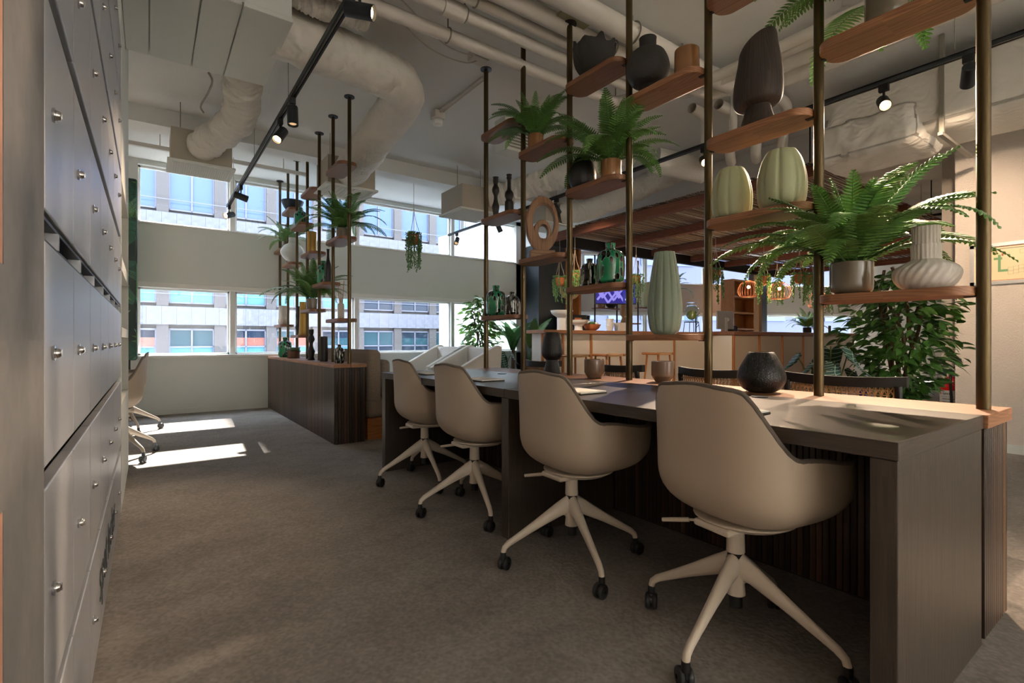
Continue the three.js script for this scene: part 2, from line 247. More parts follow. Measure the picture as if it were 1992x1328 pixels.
{ // jamb with open shelf towards the camera, tall white shelf unit at the far end
  const t = thing('shelf_jamb', 'grey concrete look upright panel with open wooden niches left of the lockers', 'panel', [LX, 0, 0]);
  mesh('upright', [bx(-0.45, 0.0, 0, CE, -1.056, -0.79), bx(-0.45, 0.0, 0.81, 1.085, -0.79, -0.55)], M.concrete, t);
  mesh('niche_lining', bx(-0.45, -0.001, 0, 0.81, -0.79, -0.55), M.nicheWood, t); mesh('niche_lining', bx(-0.45, -0.001, 1.085, CE, -0.79, -0.55), M.nicheWood, t);
  const u = thing('end_shelf', 'tall white shelf unit with orange lined niches at the far end of the lockers', 'shelf', [LX, 0, 0]);
  const cells = [[0.62, 1.02], [1.08, 1.42], [1.50, 1.95]], p = [];
  let y = 0; for (const [a, b] of [...cells, [CE, CE]]) { p.push(bx(-0.42, 0, y, a, -4.98, -3.71)); y = b; }
  p.push(bx(-0.42, 0, 0.62, 1.95, -3.76, -3.71), bx(-0.42, 0, 0.62, 1.95, -4.98, -4.93), bx(-0.42, -0.4, 0.62, 1.95, -4.98, -3.71));
  mesh('body', p, M.panelWhite, u);
  for (const [a, b] of cells) mesh('niche', bx(-0.40, -0.39, a, b, -4.93, -3.76), M.terracotta, u);
}

// ---------- services under the ceiling ----------
{
  const t = thing('air_unit', 'boxed white air handling unit with panel seams at upper left', 'air unit');
  for (const [a, b] of [[-0.13, -0.004], [0.004, 0.244], [0.252, 0.452], [0.46, 0.738]]) mesh('panel', rb(a, b, 3.0, 3.03, -4.36, -3.38, 0.004), M.panelWhite, t);
  mesh('casing', [bx(-0.128, 0.73, 3.028, CE - 0.002, -4.35, -3.39)], M.panelWhite, t);
}
function flexDuct(name, label, pts, r, mat, wrinkle = 0.012, seed = 1, n = 70) {
  const g = tube(pts, r, n, 28), p = g.attributes.position, q = g.attributes.normal, nn = valueNoise(seed), uv = g.attributes.uv;
  for (let i = 0; i < p.count; i++) { const u = uv.getX(i), v = uv.getY(i), e = Math.min(1, Math.min(u, 1 - u) * 12); const vv = v * 8, d = wrinkle * e * (nn(u * 46, vv, 8) * 1.0 + 0.7 * nn(u * 90 + 3, vv * 2, 16) - 0.85); p.setXYZ(i, p.getX(i) + q.getX(i) * d, p.getY(i) + q.getY(i) * d, p.getZ(i) + q.getZ(i) * d); }
  for (let i = 0; i < uv.count; i++) uv.setXY(i, uv.getX(i) * 2.5, uv.getY(i) * 1.5);
  g.computeVertexNormals();
  return single(name, label, 'duct', g, mat);
}
flexDuct('flexible_duct', 'short crumpled fabric duct curving from the air unit to the left diffuser', [[0.60, 3.15, -4.36], [0.64, 3.1, -4.75], [0.66, 3.02, -5.1], [0.56, 2.96, -5.45], [0.45, 2.93, -5.75], [0.43, 2.92, -5.9]], 0.135, M.duct, 0.035, 5, 110);
flexDuct('round_duct', 'large round white duct leaving the air unit and turning towards the windows', [[0.70, 3.16, -3.80], [1.1, 3.16, -3.85], [1.5, 3.16, -3.9], [1.72, 3.15, -4.0], [1.83, 3.13, -4.25], [1.84, 3.06, -4.7], [1.84, 2.97, -5.2], [1.86, 2.92, -5.75]], 0.18, M.duct, 0.022, 6, 150);
flexDuct('flexible_duct', 'crumpled fabric duct behind the candlesticks and the wooden ring', [[3.75, 2.97, -5.75], [3.95, 3.0, -5.6], [4.15, 3.07, -5.25], [4.35, 3.12, -4.8], [4.5, 3.2, -4.4], [4.6, 3.23, -4.0]], 0.15, M.duct, 0.04, 7, 110);
flexDuct('flexible_duct', 'ribbed white duct ending in a diffuser box above the reed pergola', [[5.05, 2.9, -5.72], [5.22, 2.92, -5.5], [5.38, 3.0, -5.1], [5.52, 3.1, -4.7], [5.6, 3.2, -4.3], [5.62, 3.24, -3.7]], 0.15, M.duct, 0.02, 8, 130);
flexDuct('flexible_duct', 'small crumpled duct at the top edge beside the air unit', [[0.76, 3.27, -3.5], [0.9, 3.25, -3.5], [1.05, 3.26, -3.5], [1.25, 3.28, -3.5]], 0.08, M.duct, 0.02, 12, 60);
single('loose_cable', 'loose grey cable dropping from the air unit to the crumpled duct', 'cable', tube([[0.36, 3.0, -4.38], [0.385, 2.98, -4.42], [0.39, 3.0, -4.7], [0.36, 3.02, -5.1], [0.40, 3.07, -5.35]], 0.008, 40, 6), M.steel);
function diffuser(label, x, z, w, d, y = 2.74, back = false) {
  const t = thing('air_diffuser', label, 'diffuser', [x, y, z]);
  mesh('box', bx(-w / 2 + 0.03, w / 2 - 0.03, 0.02, 0.33, -d / 2 + 0.02, d / 2 - 0.02), M.ductBox, t);
  mesh('flange', [rb(-w / 2, w / 2, -0.005, 0.02, -d / 2, d / 2, 0.004)], M.panelWhite, t);
  const n = 26, bars = []; for (let i = 0; i < n; i++) { const q = -w / 2 + 0.05 + (w - 0.1) * i / (n - 1); bars.push(bx(q - 0.003, q + 0.003, -0.012, -0.004, -d / 2 + 0.04, d / 2 - 0.04)); }
  mesh('grille', bars, M.ceil, t);
  mesh('hanger', [bar(V(-w * 0.3, 0.3, 0), V(-w * 0.3, CE - y, 0), 0.004), bar(V(w * 0.3, 0.3, 0), V(w * 0.3, CE - y, 0), 0.004)], M.steel, t);
}
diffuser('square air diffuser with crumpled duct above the leftmost window', 0.43, -6.07, 0.58, 0.46);
diffuser('square air diffuser at the end of the round white duct', 1.88, -5.96, 0.6, 0.5);
diffuser('pale air diffuser box left of the two candlesticks', 3.62, -6.05, 0.62, 0.62);
diffuser('pale air diffuser box above the far end of the pergola', 5.0, -6.0, 0.6, 0.6);
// pipes: along x, then turning towards the camera side
function pipeRun(label, z, x1, y, r, zEnd, xb) {
  const t = thing('ceiling_pipe', label, 'pipe');
  const pts = [[-0.4, y, z], [1.5, y, z], [x1 - 0.25, y, z], [x1 - 0.05, y, z + 0.03], [x1, y, z + 0.25], [x1, y, zEnd]];
  mesh('pipe', tube(pts, r, 120, 16), M.pipe, t);
  for (const x of [0.95, 1.75, 2.9, 3.5]) mesh('hanger', [bar(V(x, y + r, z), V(x, CE, z), 0.005), new THREE.TorusGeometry(r + 0.004, 0.006, 6, 20).rotateY(Math.PI / 2).translate(x, y, z)], M.steel, t);
}
pipeRun('lowest pale ceiling pipe crossing in front of the far fern', -3.22, 3.55, 3.20, 0.046, -3.0);
pipeRun('second pale ceiling pipe from the windows, carrying a coupling', -2.98, 3.85, 3.22, 0.042, 1.5);
single('pipe_coupling', 'thicker coupling on the second ceiling pipe', 'coupling', bar(V(1.58, 3.22, -2.98), V(1.74, 3.22, -2.98), 0.058, 0.058, 24), M.pipe);
pipeRun('third and thinnest pale ceiling pipe from the windows', -2.84, 4.0, 3.24, 0.036, 1.5);
pipeRun('fourth pale ceiling pipe, thick, behind the steel bracket', -2.70, 4.2, 3.25, 0.055, 1.5);
pipeRun('thickest pale ceiling pipe nearest the camera above the shelves', -2.50, 4.45, 3.27, 0.075, 1.5);
for (const [i, [x, z]] of [[4.62, -3.0], [4.76, -2.8], [4.9, -2.6], [5.04, -2.4]].entries())
  single('pipe_bend', ['left end', 'second', 'third', 'right end'][i] + ' of four short pale pipe bends dropping above the pergola', 'pipe', tube([[x - 0.3, 3.28, z + 0.02], [x - 0.05, 3.26, z], [x + 0.12, 3.1, z - 0.1], [x + 0.2, 2.96, z - 0.16], [x + 0.36, 2.93, z - 0.24]], 0.05, 30, 14), M.pipe, 'pipe bends above the pergola');
single('waste_pipe', 'wide pale pipe with open end behind the pumpkin vases', 'pipe', [bar(V(4.75, 3.08, -3.75), V(5.25, 2.97, -3.45), 0.14, 0.14, 28)], M.ductSmooth);
{ // wrapped duct at upper right
  const t = thing('wrapped_duct', 'large foil wrapped rectangular duct along the right wall', 'duct');
    mesh('wrap', flexBox(5.05, 5.8, 2.70, 3.26, -2.15, 1.6, 9), M.duct, t);
  mesh('end_cap', flexBox(5.0, 5.72, 2.62, 2.98, -2.22, -1.35, 10), M.duct, t);
  for (const z of [-1.25, 0.2]) mesh('strap', [bx(5.03, 5.06, 2.62, 3.398, z, z + 0.03), bx(5.0, 5.85, 2.6, 2.625, z, z + 0.03)], M.steel, t);
}
function flexBox(x0, x1, y0, y1, z0, z1, seed) {
  const g = new THREE.BoxGeometry(x1 - x0, y1 - y0, z1 - z0, 14, 12, 48), p = g.attributes.position, n = valueNoise(seed), a = V((x1 - x0) / 2, (y1 - y0) / 2, (z1 - z0) / 2), r = 0.13;
  for (let i = 0; i < p.count; i++) { const v = V(p.getX(i), p.getY(i), p.getZ(i)), q = V(THREE.MathUtils.clamp(v.x, -a.x + r, a.x - r), THREE.MathUtils.clamp(v.y, -a.y + r, a.y - r), THREE.MathUtils.clamp(v.z, -a.z + r, a.z - r)), d = v.clone().sub(q); if (d.length() > 1e-6) d.setLength(Math.min(d.length(), r)); q.add(d); const k = 0.03 * (n(v.z * 9 + v.x * 4, v.y * 9 + v.x * 5, 256) - 0.5) + 0.015 * (n(v.z * 25, v.y * 25 + v.x * 20, 256) - 0.5); q.addScaledVector(v.clone().normalize(), k); p.setXYZ(i, q.x, q.y, q.z); }
  const m = mergeVertices(g.deleteAttribute('normal') && g.deleteAttribute('uv') ? g : g, 1e-4); m.computeVertexNormals(); m.translate((x0 + x1) / 2, (y0 + y1) / 2, (z0 + z1) / 2); return muv(m, 'z');
}
// cables
single('ceiling_cable', 'pair of thin white cables sagging from the junction box to the left', 'cable', [tube([[0.9, 3.38, -3.1], [1.3, 3.3, -3.3], [1.8, 3.27, -3.56], [2.15, 3.3, -3.6], [2.23, 3.34, -3.58]], 0.006, 50, 6), tube([[1.0, 3.38, -3.05], [1.5, 3.33, -3.3], [1.9, 3.32, -3.52], [2.2, 3.35, -3.57]], 0.006, 50, 6)], M.pipe);
single('junction_box', 'small white junction box on the ceiling beside the lowest pipe', 'box', [rb(2.16, 2.30, 3.33, CE, -3.64, -3.52, 0.006)], M.pipe);
{
  const t = thing('smoke_detector', 'smoke detector on its conduit below the white ceiling', 'detector', [2.45, 0, -4.73]);
  mesh('base', rb(-0.06, 0.06, 3.31, 3.39, -0.06, 0.06, 0.01), M.pipe, t);
  mesh('head', lathe([[0.0001, 3.245], [0.04, 3.247], [0.05, 3.26], [0.052, 3.31], [0.0001, 3.31]], 24, false), M.frame, t);
  mesh('conduit', [bar(V(0.0, 3.375, 0.05), V(0.0, 3.375, 0.88), 0.014), bar(V(0.035, 3.38, 0.06), V(0.035, 3.38, 0.88), 0.01)], M.pipe, t);
}
{ const t = thing('return_grille', 'grey air return grille on a pale box behind the upper fern', 'grille', [3.3, 0, -4.5]); mesh('frame', bx(-0.22, 0.22, 3.05, CE, -0.1, 0.1), M.panelWhite, t); const s = []; for (let i = 0; i < 9; i++) s.push(bx(-0.19, 0.19, 3.08 + i * 0.034, 3.098 + i * 0.034, 0.1, 0.106)); mesh('grille', s, M.steel, t); }
{ const t = thing('pole_bracket', 'pale green steel bracket box holding the third pole under the pipes', 'bracket', [2.42, 0, -2.66]); mesh('plate', bx(-0.13, 0.13, 3.245, 3.262, -0.11, 0.08), SM({ color: 0xa3a184, roughness: 0.6 }), t); mesh('box', [bx(-0.07, 0.07, 3.262, CE, -0.02, 0.07)], SM({ color: 0x9a9878, roughness: 0.6 }), t); }
// track lights
const FILL_WASH = 34;  // strength of the added fill lamps behind the camera
const glow = (k) => new THREE.MeshStandardMaterial({ color: 0x332211, emissive: new THREE.Color().setRGB(1, 0.62, 0.3), emissiveIntensity: k });
function trackLamp(label, track, x, y, z, dir, lit, power) {
  const wide = power === FILL_WASH;
  const t = thing('track_lamp', label, 'spotlight', [x, y, z], 0, track);
  const d = V(...dir).normalize(), c = V(0, 0, 0), q = new THREE.Quaternion().setFromUnitVectors(V(0, 1, 0), d);
  mesh('adapter', [bx(-0.017, 0.017, 0.085, 0.135, -0.03, 0.03), bar(V(0, 0.02, 0), V(0, 0.1, 0), 0.008)], M.blackMetal, t);
  const body = new THREE.LatheGeometry([[0.0001, -0.075], [0.037, -0.075], [0.04, -0.07], [0.04, 0.075], [0.035, 0.075], [0.033, 0.05], [0.0001, 0.045]].map((p) => new THREE.Vector2(...p)), 28).applyQuaternion(q);
  mesh('housing', body, M.trackMetal, t);
  mesh('bulb', new THREE.CylinderGeometry(0.027, 0.027, 0.012, 24).translate(0, 0.056, 0).applyQuaternion(q), glow(lit ? 24 : 0.4), t);
  if (power) { const s = new THREE.SpotLight(new THREE.Color().setRGB(1, wide ? 0.97 : 0.74, wide ? 0.94 : 0.52), power, 0, wide ? 1.0 : 0.62, 0.7, 2); s.position.copy(d.clone().multiplyScalar(0.085).add(t.position)); s.target.position.copy(s.position.clone().add(d)); s.castShadow = true; s.shadow.radius = 1.5; scene.add(s, s.target); }
}
function track(label, x, y, z0, z1) {
  const t = thing('light_track', label, 'track', [x, y, 0]);
  mesh('rail', [bx(-0.02, -0.008, 0, 0.034, z0, z1), bx(0.008, 0.02, 0, 0.034, z0, z1), bx(-0.02, 0.02, 0.026, 0.034, z0, z1)], M.trackMetal, t);
  mesh('conductor', [bx(-0.006, 0.006, 0.012, 0.026, z0, z1)], M.steel, t);
  for (let z = z0 + 0.6; z < z1; z += 1.6) mesh('hanger', bar(V(0, 0.034, z), V(0, CE - y, z), 0.0025, 0.0025, 6), M.steel, t);
}
track('long dark light track over the aisle beside the lockers', 0.9, 2.87, -8.1, 7);
track('long dark light track behind the shelves towards the pergola', 4.36, 2.87, -8.0, 7);
const T1 = 'lamps on the aisle track', T2 = 'lamps on the track behind the shelves';
trackLamp('closest track lamp at the top edge of the photo', T1, 0.9, 2.735, -2.62, [0.45, -0.12, 0.35], true, 0);
trackLamp('dark track lamp hanging straight down next to the lit one', T1, 0.9, 2.735, -4.15, [0, -1, 0.12], false, 0);
trackLamp('lit track lamp glowing warm in the middle of the aisle track', T1, 0.9, 2.735, -4.6, [-0.45, -0.75, 0.45], true, 6);
trackLamp('dark track lamp in front of the upper left window', T1, 0.9, 2.735, -6.85, [0.7, -0.25, 0.2], false, 0);
trackLamp('lit track lamp at the far end of the aisle track', T1, 0.9, 2.735, -7.95, [-0.6, -0.3, 0.5], true, 8);
trackLamp('small track lamp at the window end of the second track', T2, 4.36, 2.735, -7.7, [-0.4, -0.6, 0.4], false, 0);
trackLamp('track lamp just behind the wooden ring sculpture', T2, 4.36, 2.735, -5.05, [0.6, -0.35, -0.2], false, 8);
trackLamp('track lamp under the candlestick shelf', T2, 4.36, 2.735, -6.4, [0.3, -0.7, 0.1], false, 0);
trackLamp('bright track lamp glowing beside the fifth pole', T2, 4.36, 2.735, -2.87, [-0.62, -0.5, 0.55], true, 22);
trackLamp('bright track lamp glowing in front of the wrapped duct', T2, 4.36, 2.735, -1.40, [-0.72, -0.55, 0.35], true, 22);
trackLamp('dark track lamp near the upper right corner', T2, 4.36, 2.735, -0.93, [0.8, -0.45, -0.25], false, 8);
{ const t = thing('light_track', 'short dark light track on the ceiling beyond the right wall corner', 'track', [9.6, 2.87, 0]); mesh('rail', bx(-0.02, 0.02, 0, 0.034, -3.6, -1.75), M.trackMetal, t); mesh('hanger', bar(V(0, 0.034, -2.6), V(0, CE - 2.87, -2.6), 0.004), M.steel, t); }
trackLamp('lit track lamp beyond the right wall corner', T2, 9.6, 2.735, -2.75, [-0.4, -0.8, -0.3], true, 25);
// tracks run on behind the camera; added fill lamps there brighten the foreground
for (const [i, z] of [1.6, 2.9, 4.2, 5.5].entries()) {
  trackLamp('added fill lamp on the aisle track, number ' + ['one', 'two', 'three', 'four'][i] + ' behind the camera, turned to the back wall', T1, 0.9, 2.735, z, [[0.5, -0.5, 0.8], [-0.3, -0.3, 1], [0.7, -0.2, 1], [-0.2, -0.6, 0.8]][i], true, FILL_WASH);
  trackLamp('added fill lamp on the second track, number ' + ['one', 'two', 'three', 'four'][i] + ' behind the camera, turned to the back wall', T2, 4.36, 2.735, z, [[-0.5, -0.5, 0.8], [0.6, -0.3, 0.8], [-0.7, -0.2, 1], [0.3, -0.6, 0.8]][i], true, FILL_WASH);
}

// ---------- desk with planter ledge, planter divider, poles and shelves ----------
const DY = 0.755;
const slatMats = [0x3a2e27, 0x4d3c31, 0x604737, 0x755440, 0x44352c, 0x8f663f].map((c, i) => SM({ color: c, roughness: 0.3, map: tex(64, (u, v) => { const k = 0.78 + 0.3 * nA(u * 32, v * 2 + i * 7, 64); return [k, k, k]; }, true, [3, 1]) }));
function slats(parent, n, w, y0, y1, place, seed) {
  const g = rb(-w / 2 + 0.0012, w / 2 - 0.0012, y0, y1, -0.006, 0.006, 0.003, 'y', 1), R = rng(seed);
  for (let i = 0; i < n; i++) { const m = mesh('slat', g, slatMats[Math.floor(R() * R() * 5.99)], parent); place(m, i); }
}
{
  const t = thing('work_desk', 'long dark brown desk with open leg bays beside the beige chairs', 'desk');
  mesh('desktop', rb(1.455, 2.225, DY - 0.045, DY, -2.085, -0.437, 0.003, 'z'), M.desk, t);
  mesh('desktop', rb(1.455, 2.225, DY - 0.045, DY, -3.745, -2.089, 0.003, 'z'), M.desk, t);
  for (const [a, b] of [[-0.499, -0.440], [-2.118, -2.056], [-3.742, -3.68]]) mesh('leg_panel', rb(1.46, 2.215, 0, DY - 0.046, a, b, 0.003), M.desk, t);
  for (const [x, z] of [[2.10, -3.04], [2.13, -2.83], [2.14, -1.14]]) mesh('cable_grommet', new THREE.CylinderGeometry(0.033, 0.033, 0.004, 28).translate(x, DY + 0.002, z), M.trackMetal, t);
}
{
  const t = thing('planter_ledge', 'slatted dark wood ledge with walnut top along the back of the desk', 'ledge');
  mesh('top', rb(2.228, 2.56, DY - 0.045, DY, -3.79, -0.425, 0.004, 'z'), M.walnut2, t);
  mesh('carcass', bx(2.24, 2.545, 0, DY - 0.046, -3.775, -0.45), M.black, t);
  slats(t, 132, 0.025, 0.01, DY - 0.048, (m, i) => { m.rotation.y = Math.PI / 2; m.position.set(2.234, 0, -0.465 - i * 0.025); }, 5);
  slats(t, 12, 0.0262, 0.01, DY - 0.048, (m, i) => m.position.set(2.243 + 0.0131 + i * 0.0262, 0, -0.444), 6);
}
const P2T = 0.77;
{
  const t = thing('planter_divider', 'low striped wood divider running from the window to the aisle', 'divider');
  mesh('top', [rb(1.432, 1.59, P2T - 0.035, P2T, -8.24, -4.895, 0.004, 'z'), rb(1.594, 1.752, P2T - 0.035, P2T, -8.24, -4.895, 0.004, 'z')], M.walnut2, t);
  mesh('carcass', bx(1.452, 1.735, 0, P2T - 0.036, -8.235, -4.917), M.black, t);
  slats(t, 133, 0.025, 0.0, P2T - 0.037, (m, i) => { m.rotation.y = Math.PI / 2; m.position.set(1.446, 0, -4.925 - i * 0.025); }, 15);
  slats(t, 11, 0.0262, 0.0, P2T - 0.037, (m, i) => m.position.set(1.45 + 0.0131 + i * 0.0262, 0, -4.911), 16);
}
const PZ = [...Array(7)].map((_, k) => -3.752 + 0.546 * k), PX = 2.42;
const QZ = [...Array(7)].map((_, k) => -4.96 - 0.54 * k), QX = 1.6;
const ord = ['first', 'second', 'third', 'fourth', 'fifth', 'sixth', 'seventh'];
function pole(label, x, z, y0, y1, group, r = 0.0205) {
  const t = thing('brass_pole', label, 'pole', [x, 0, z], 0, group);
  mesh('tube', new THREE.CylinderGeometry(r, r, y1 - y0 - 0.02, 24).translate(0, (y0 + y1) / 2 - 0.01, 0), M.brass, t);
  mesh('sleeve', new THREE.CylinderGeometry(r * 0.72, r * 0.72, 0.02, 20).translate(0, y1 - 0.012, 0), M.blackMetal, t);
  mesh('ceiling_plate', new THREE.CylinderGeometry(0.05, 0.05, 0.008, 28).translate(0, y1 - 0.004, 0), M.trackMetal, t);
}
PZ.forEach((z, k) => pole(ord[k] + ' brass pole of the desk shelves counted from the windows', PX, z, DY, k === 2 ? 3.245 : CE, 'poles of the desk shelves'));
QZ.forEach((z, k) => pole(ord[k] + ' brass pole of the divider shelves counted from the aisle', QX, z, P2T, CE, 'poles of the divider shelves', 0.018));
const shelfShape = (L) => { const g = extrude(roundRect(L, 0.19, 0.07), 0.028, 0.003, 12); g.rotateX(-Math.PI / 2).rotateY(Math.PI / 2).translate(0, 0.003, 0); return muv(g, 'z', 1); };
const shA = shelfShape(0.50), shB = shelfShape(0.515);
function shelf(label, x, za, zb, y, geo, mat) {
  const t = thing('wall_shelf', label, 'shelf', [x, y, (za + zb) / 2]);
  mesh('board', geo, mat, t);
  for (const s of [-1, 1]) mesh('bracket', rb(-0.012, 0.012, -0.004, 0.004, s * 0.255 - 0.035, s * 0.255 + 0.01, 0.002), M.blackMetal, t);
}
// [pole interval, underside height, what it carries]
for (const [k, y, what] of [[0, 2.738, 'top left shelf beside the first pole, empty'], [0, 2.01, 'shelf under the two dark candlesticks'], [0, 1.175, 'shelf under the green and black glass vases nearest the windows'],
  [1, 2.423, 'shelf under the fern beside the second pole'], [1, 1.591, 'shelf under the wooden ring sculpture'],
  [2, 2.727, 'shelf under the black rough bowl'], [2, 2.0, 'shelf under the black textured vase and the brown fern pot'], [2, 1.328, 'shelf under the spotted green glass vase'],
  [3, 2.424, 'shelf under the dark ball vase and brown cup'], [3, 1.0, 'shelf under the tall sage fluted vase'],
  [4, 2.738, 'shelf at the top edge between fifth and sixth pole'], [4, 2.0, 'shelf under the dark carved wooden sculpture'], [4, 1.585, 'shelf under the two pale green pumpkin vases'],
  [5, 2.24, 'shelf under the high fern at upper right'], [5, 1.160, 'shelf under the large fern and the ribbed white vase']])
  shelf('walnut ' + what, PX, PZ[k], PZ[k + 1], y, shA, k > 2 ? M.walnut2 : M.walnut);
for (const [k, y, what] of [[0, 2.735, 'topmost shelf nearest the aisle, empty'], [0, 2.0, 'shelf under the dark green fern on the divider'], [0, 1.185, 'shelf under the reed diffuser'], [1, 1.596, 'shelf under the green bottle on the divider'],
  [2, 2.743, 'high empty shelf over the divider fern'], [2, 2.006, 'shelf under the golden vase'], [2, 1.335, 'shelf under the middle fern on the divider'], [3, 2.44, 'shelf under the high green vase'], [3, 1.035, 'shelf under the twisted black and olive vases'],
  [4, 2.744, 'shelf under the dark blue bowl'], [4, 2.015, 'shelf under the frosted ball vase'], [5, 2.278, 'shelf under the pale fern at the window'], [5, 1.195, 'shelf under the ribbed grey vase by the window']])
  shelf('walnut divider ' + what, QX, QZ[k], QZ[k + 1], y, shB, M.walnut);

// ---------- task chairs ----------
function shellGeo(inset) {
  const nT = 72, nS = 26, pos = [], idx = [], uvs = [], rim = [];
  const yb = 0.415, Hc = 0.17, sm = (a, b, x) => { const t = Math.min(1, Math.max(0, (x - a) / (b - a))); return t * t * (3 - 2 * t); };
  const rimH = (d) => { d = Math.abs(d); let h = 0.865 - 0.012 * sm(0, 38, d); h = lerp(h, 0.662, Math.pow(sm(32, 66, d), 0.9)); h = lerp(h, 0.632, sm(66, 120, d)); h = lerp(h, 0.455, sm(138, 150, d)); return h; };
  const R = (th, up) => { const c = Math.cos(th), s = Math.sin(th); const a = c > 0 ? 0.245 : 0.27, b = 0.274, n = 3.0; const r = 1 / Math.pow(Math.pow(Math.abs(c) / a, n) + Math.pow(Math.abs(s) / b, n), 1 / n); return r * (1 + 0.05 * up) ; };
  for (let i = 0; i <= nT; i++) {
    const deg = -180 + 360 * i / nT, th = deg * Math.PI / 180, h = rimH(deg), back = sm(80, 20, Math.abs(deg));
    let tot = 0; const curve = [];
    for (let q = 0; q <= 60; q++) { const a = q / 60 * Math.PI / 2, rr = Math.pow(Math.sin(a), 2 / 2.7), yy = Hc * (1 - Math.pow(Math.cos(a), 2 / 2.7)); curve.push([rr, yb + yy]); }
    for (let q = 1; q <= 40; q++) { const f = q / 40, yy = yb + Hc + f * 0.32; curve.push([1 + 0.02 * f + 0.05 * back * f * f, yy]); }
    const cut = []; for (let q = 0; q < curve.length; q++) { const c = curve[q]; if (c[1] <= h) cut.push(c); else { const p = curve[q - 1], f = (h - p[1]) / (c[1] - p[1]); cut.push([lerp(p[0], c[0], f), h]); break; } } 
    const len = [0]; for (let q = 1; q < cut.length; q++) len.push(len[q - 1] + Math.hypot((cut[q][0] - cut[q - 1][0]) * 0.28, cut[q][1] - cut[q - 1][1]));
    for (let s = 0; s <= nS; s++) {
      const want = len[len.length - 1] * s / nS; let q = 1; while (q < len.length - 1 && len[q] < want) q++;
      const f = len[q] > len[q - 1] ? (want - len[q - 1]) / (len[q] - len[q - 1]) : 0, rr = lerp(cut[q - 1][0], cut[q][0], f), yy = lerp(cut[q - 1][1], cut[q][1], f);
      const r0 = Math.max(0, rr * R(th, 0) - inset), y = yy + (rr < 0.8 ? inset * 1.4 * (1 - rr * 0.6) : 0);
      // th = 0 is the back, towards -x
      const P = [0.06 - Math.cos(th) * r0, y, Math.sin(th) * r0]; pos.push(...P); uvs.push(i / nT * 1.8, s / nS * 0.8); if (s === nS) rim.push(V(...P));
    }
  }
  for (let i = 0; i < nT; i++) for (let s = 0; s < nS; s++) { const a = i * (nS + 1) + s, b = a + nS + 1; idx.push(a, b, a + 1, b, b + 1, a + 1); }
  const g = new THREE.BufferGeometry(); g.setAttribute('position', new THREE.Float32BufferAttribute(pos, 3)); g.setAttribute('uv', new THREE.Float32BufferAttribute(uvs, 2)); g.setIndex(idx); g.computeVertexNormals();
  return { g, rim };
}
const outer = shellGeo(0), inner = shellGeo(0.014), mid = shellGeo(0.007);
const chairParts = { shell: outer.g, lining: inner.g, rim: new THREE.TubeGeometry(new THREE.CatmullRomCurve3(mid.rim.slice(0, -1), true), 220, 0.008, 8, true) };
for (let i = 0, u = chairParts.rim.attributes.uv; i < u.count; i++) u.setXY(i, u.getX(i) * 30, u.getY(i) * 0.7);
const legGeo = (() => { // along +x
  const s = (x, y, w, h) => ({ x, y, w, h }), st = [s(0.01, 0.262, 0.026, 0.045), s(0.06, 0.245, 0.021, 0.032), s(0.16, 0.190, 0.016, 0.021), s(0.255, 0.137, 0.013, 0.015), s(0.292, 0.116, 0.0125, 0.0135), s(0.312, 0.098, 0.012, 0.012), s(0.318, 0.075, 0.0115, 0.0115)];
  const N = 12, pos = [], idx = [];
  st.forEach((q, i) => { const a = st[Math.max(0, i - 1)], b = st[Math.min(st.length - 1, i + 1)], dx = b.x - a.x, dy = b.y - a.y, L = Math.hypot(dx, dy), nx = -dy / L, ny = dx / L; for (let k = 0; k < N; k++) { const t = k / N * 6.2832, c = Math.cos(t), z = Math.sin(t) * q.w; pos.push(q.x + nx * c * q.h, q.y + ny * c * q.h, z); } });
  for (let i = 0; i + 1 < st.length; i++) for (let k = 0; k < N; k++) { const a = i * N + k, b = i * N + (k + 1) % N; idx.push(a, b, a + N, b, b + N, a + N); }
  const g = new THREE.BufferGeometry(); g.setAttribute('position', new THREE.Float32BufferAttribute(pos, 3)); g.setAttribute('uv', new THREE.Float32BufferAttribute(new Float32Array(pos.length / 3 * 2), 2)); g.setIndex(idx); g.computeVertexNormals(); return g;
})();
const wheelGeo = join([lathe([[0.006, -0.023], [0.024, -0.022], [0.0285, -0.017], [0.0285, -0.007], [0.02, -0.004], [0.006, -0.004]], 24, false).rotateX(Math.PI / 2), lathe([[0.006, 0.004], [0.02, 0.004], [0.0285, 0.007], [0.0285, 0.017], [0.024, 0.022], [0.006, 0.023]], 24, false).rotateX(Math.PI / 2)]).translate(0.012, 0.0287, 0);
const hoodGeo = join([new THREE.CylinderGeometry(0.0125, 0.0135, 0.03, 16).translate(0, 0.066, 0), rb(-0.012, 0.026, 0.03, 0.058, -0.006, 0.006, 0.005), new THREE.CylinderGeometry(0.021, 0.021, 0.012, 18).rotateX(Math.PI / 2).translate(0.012, 0.034, 0)]);
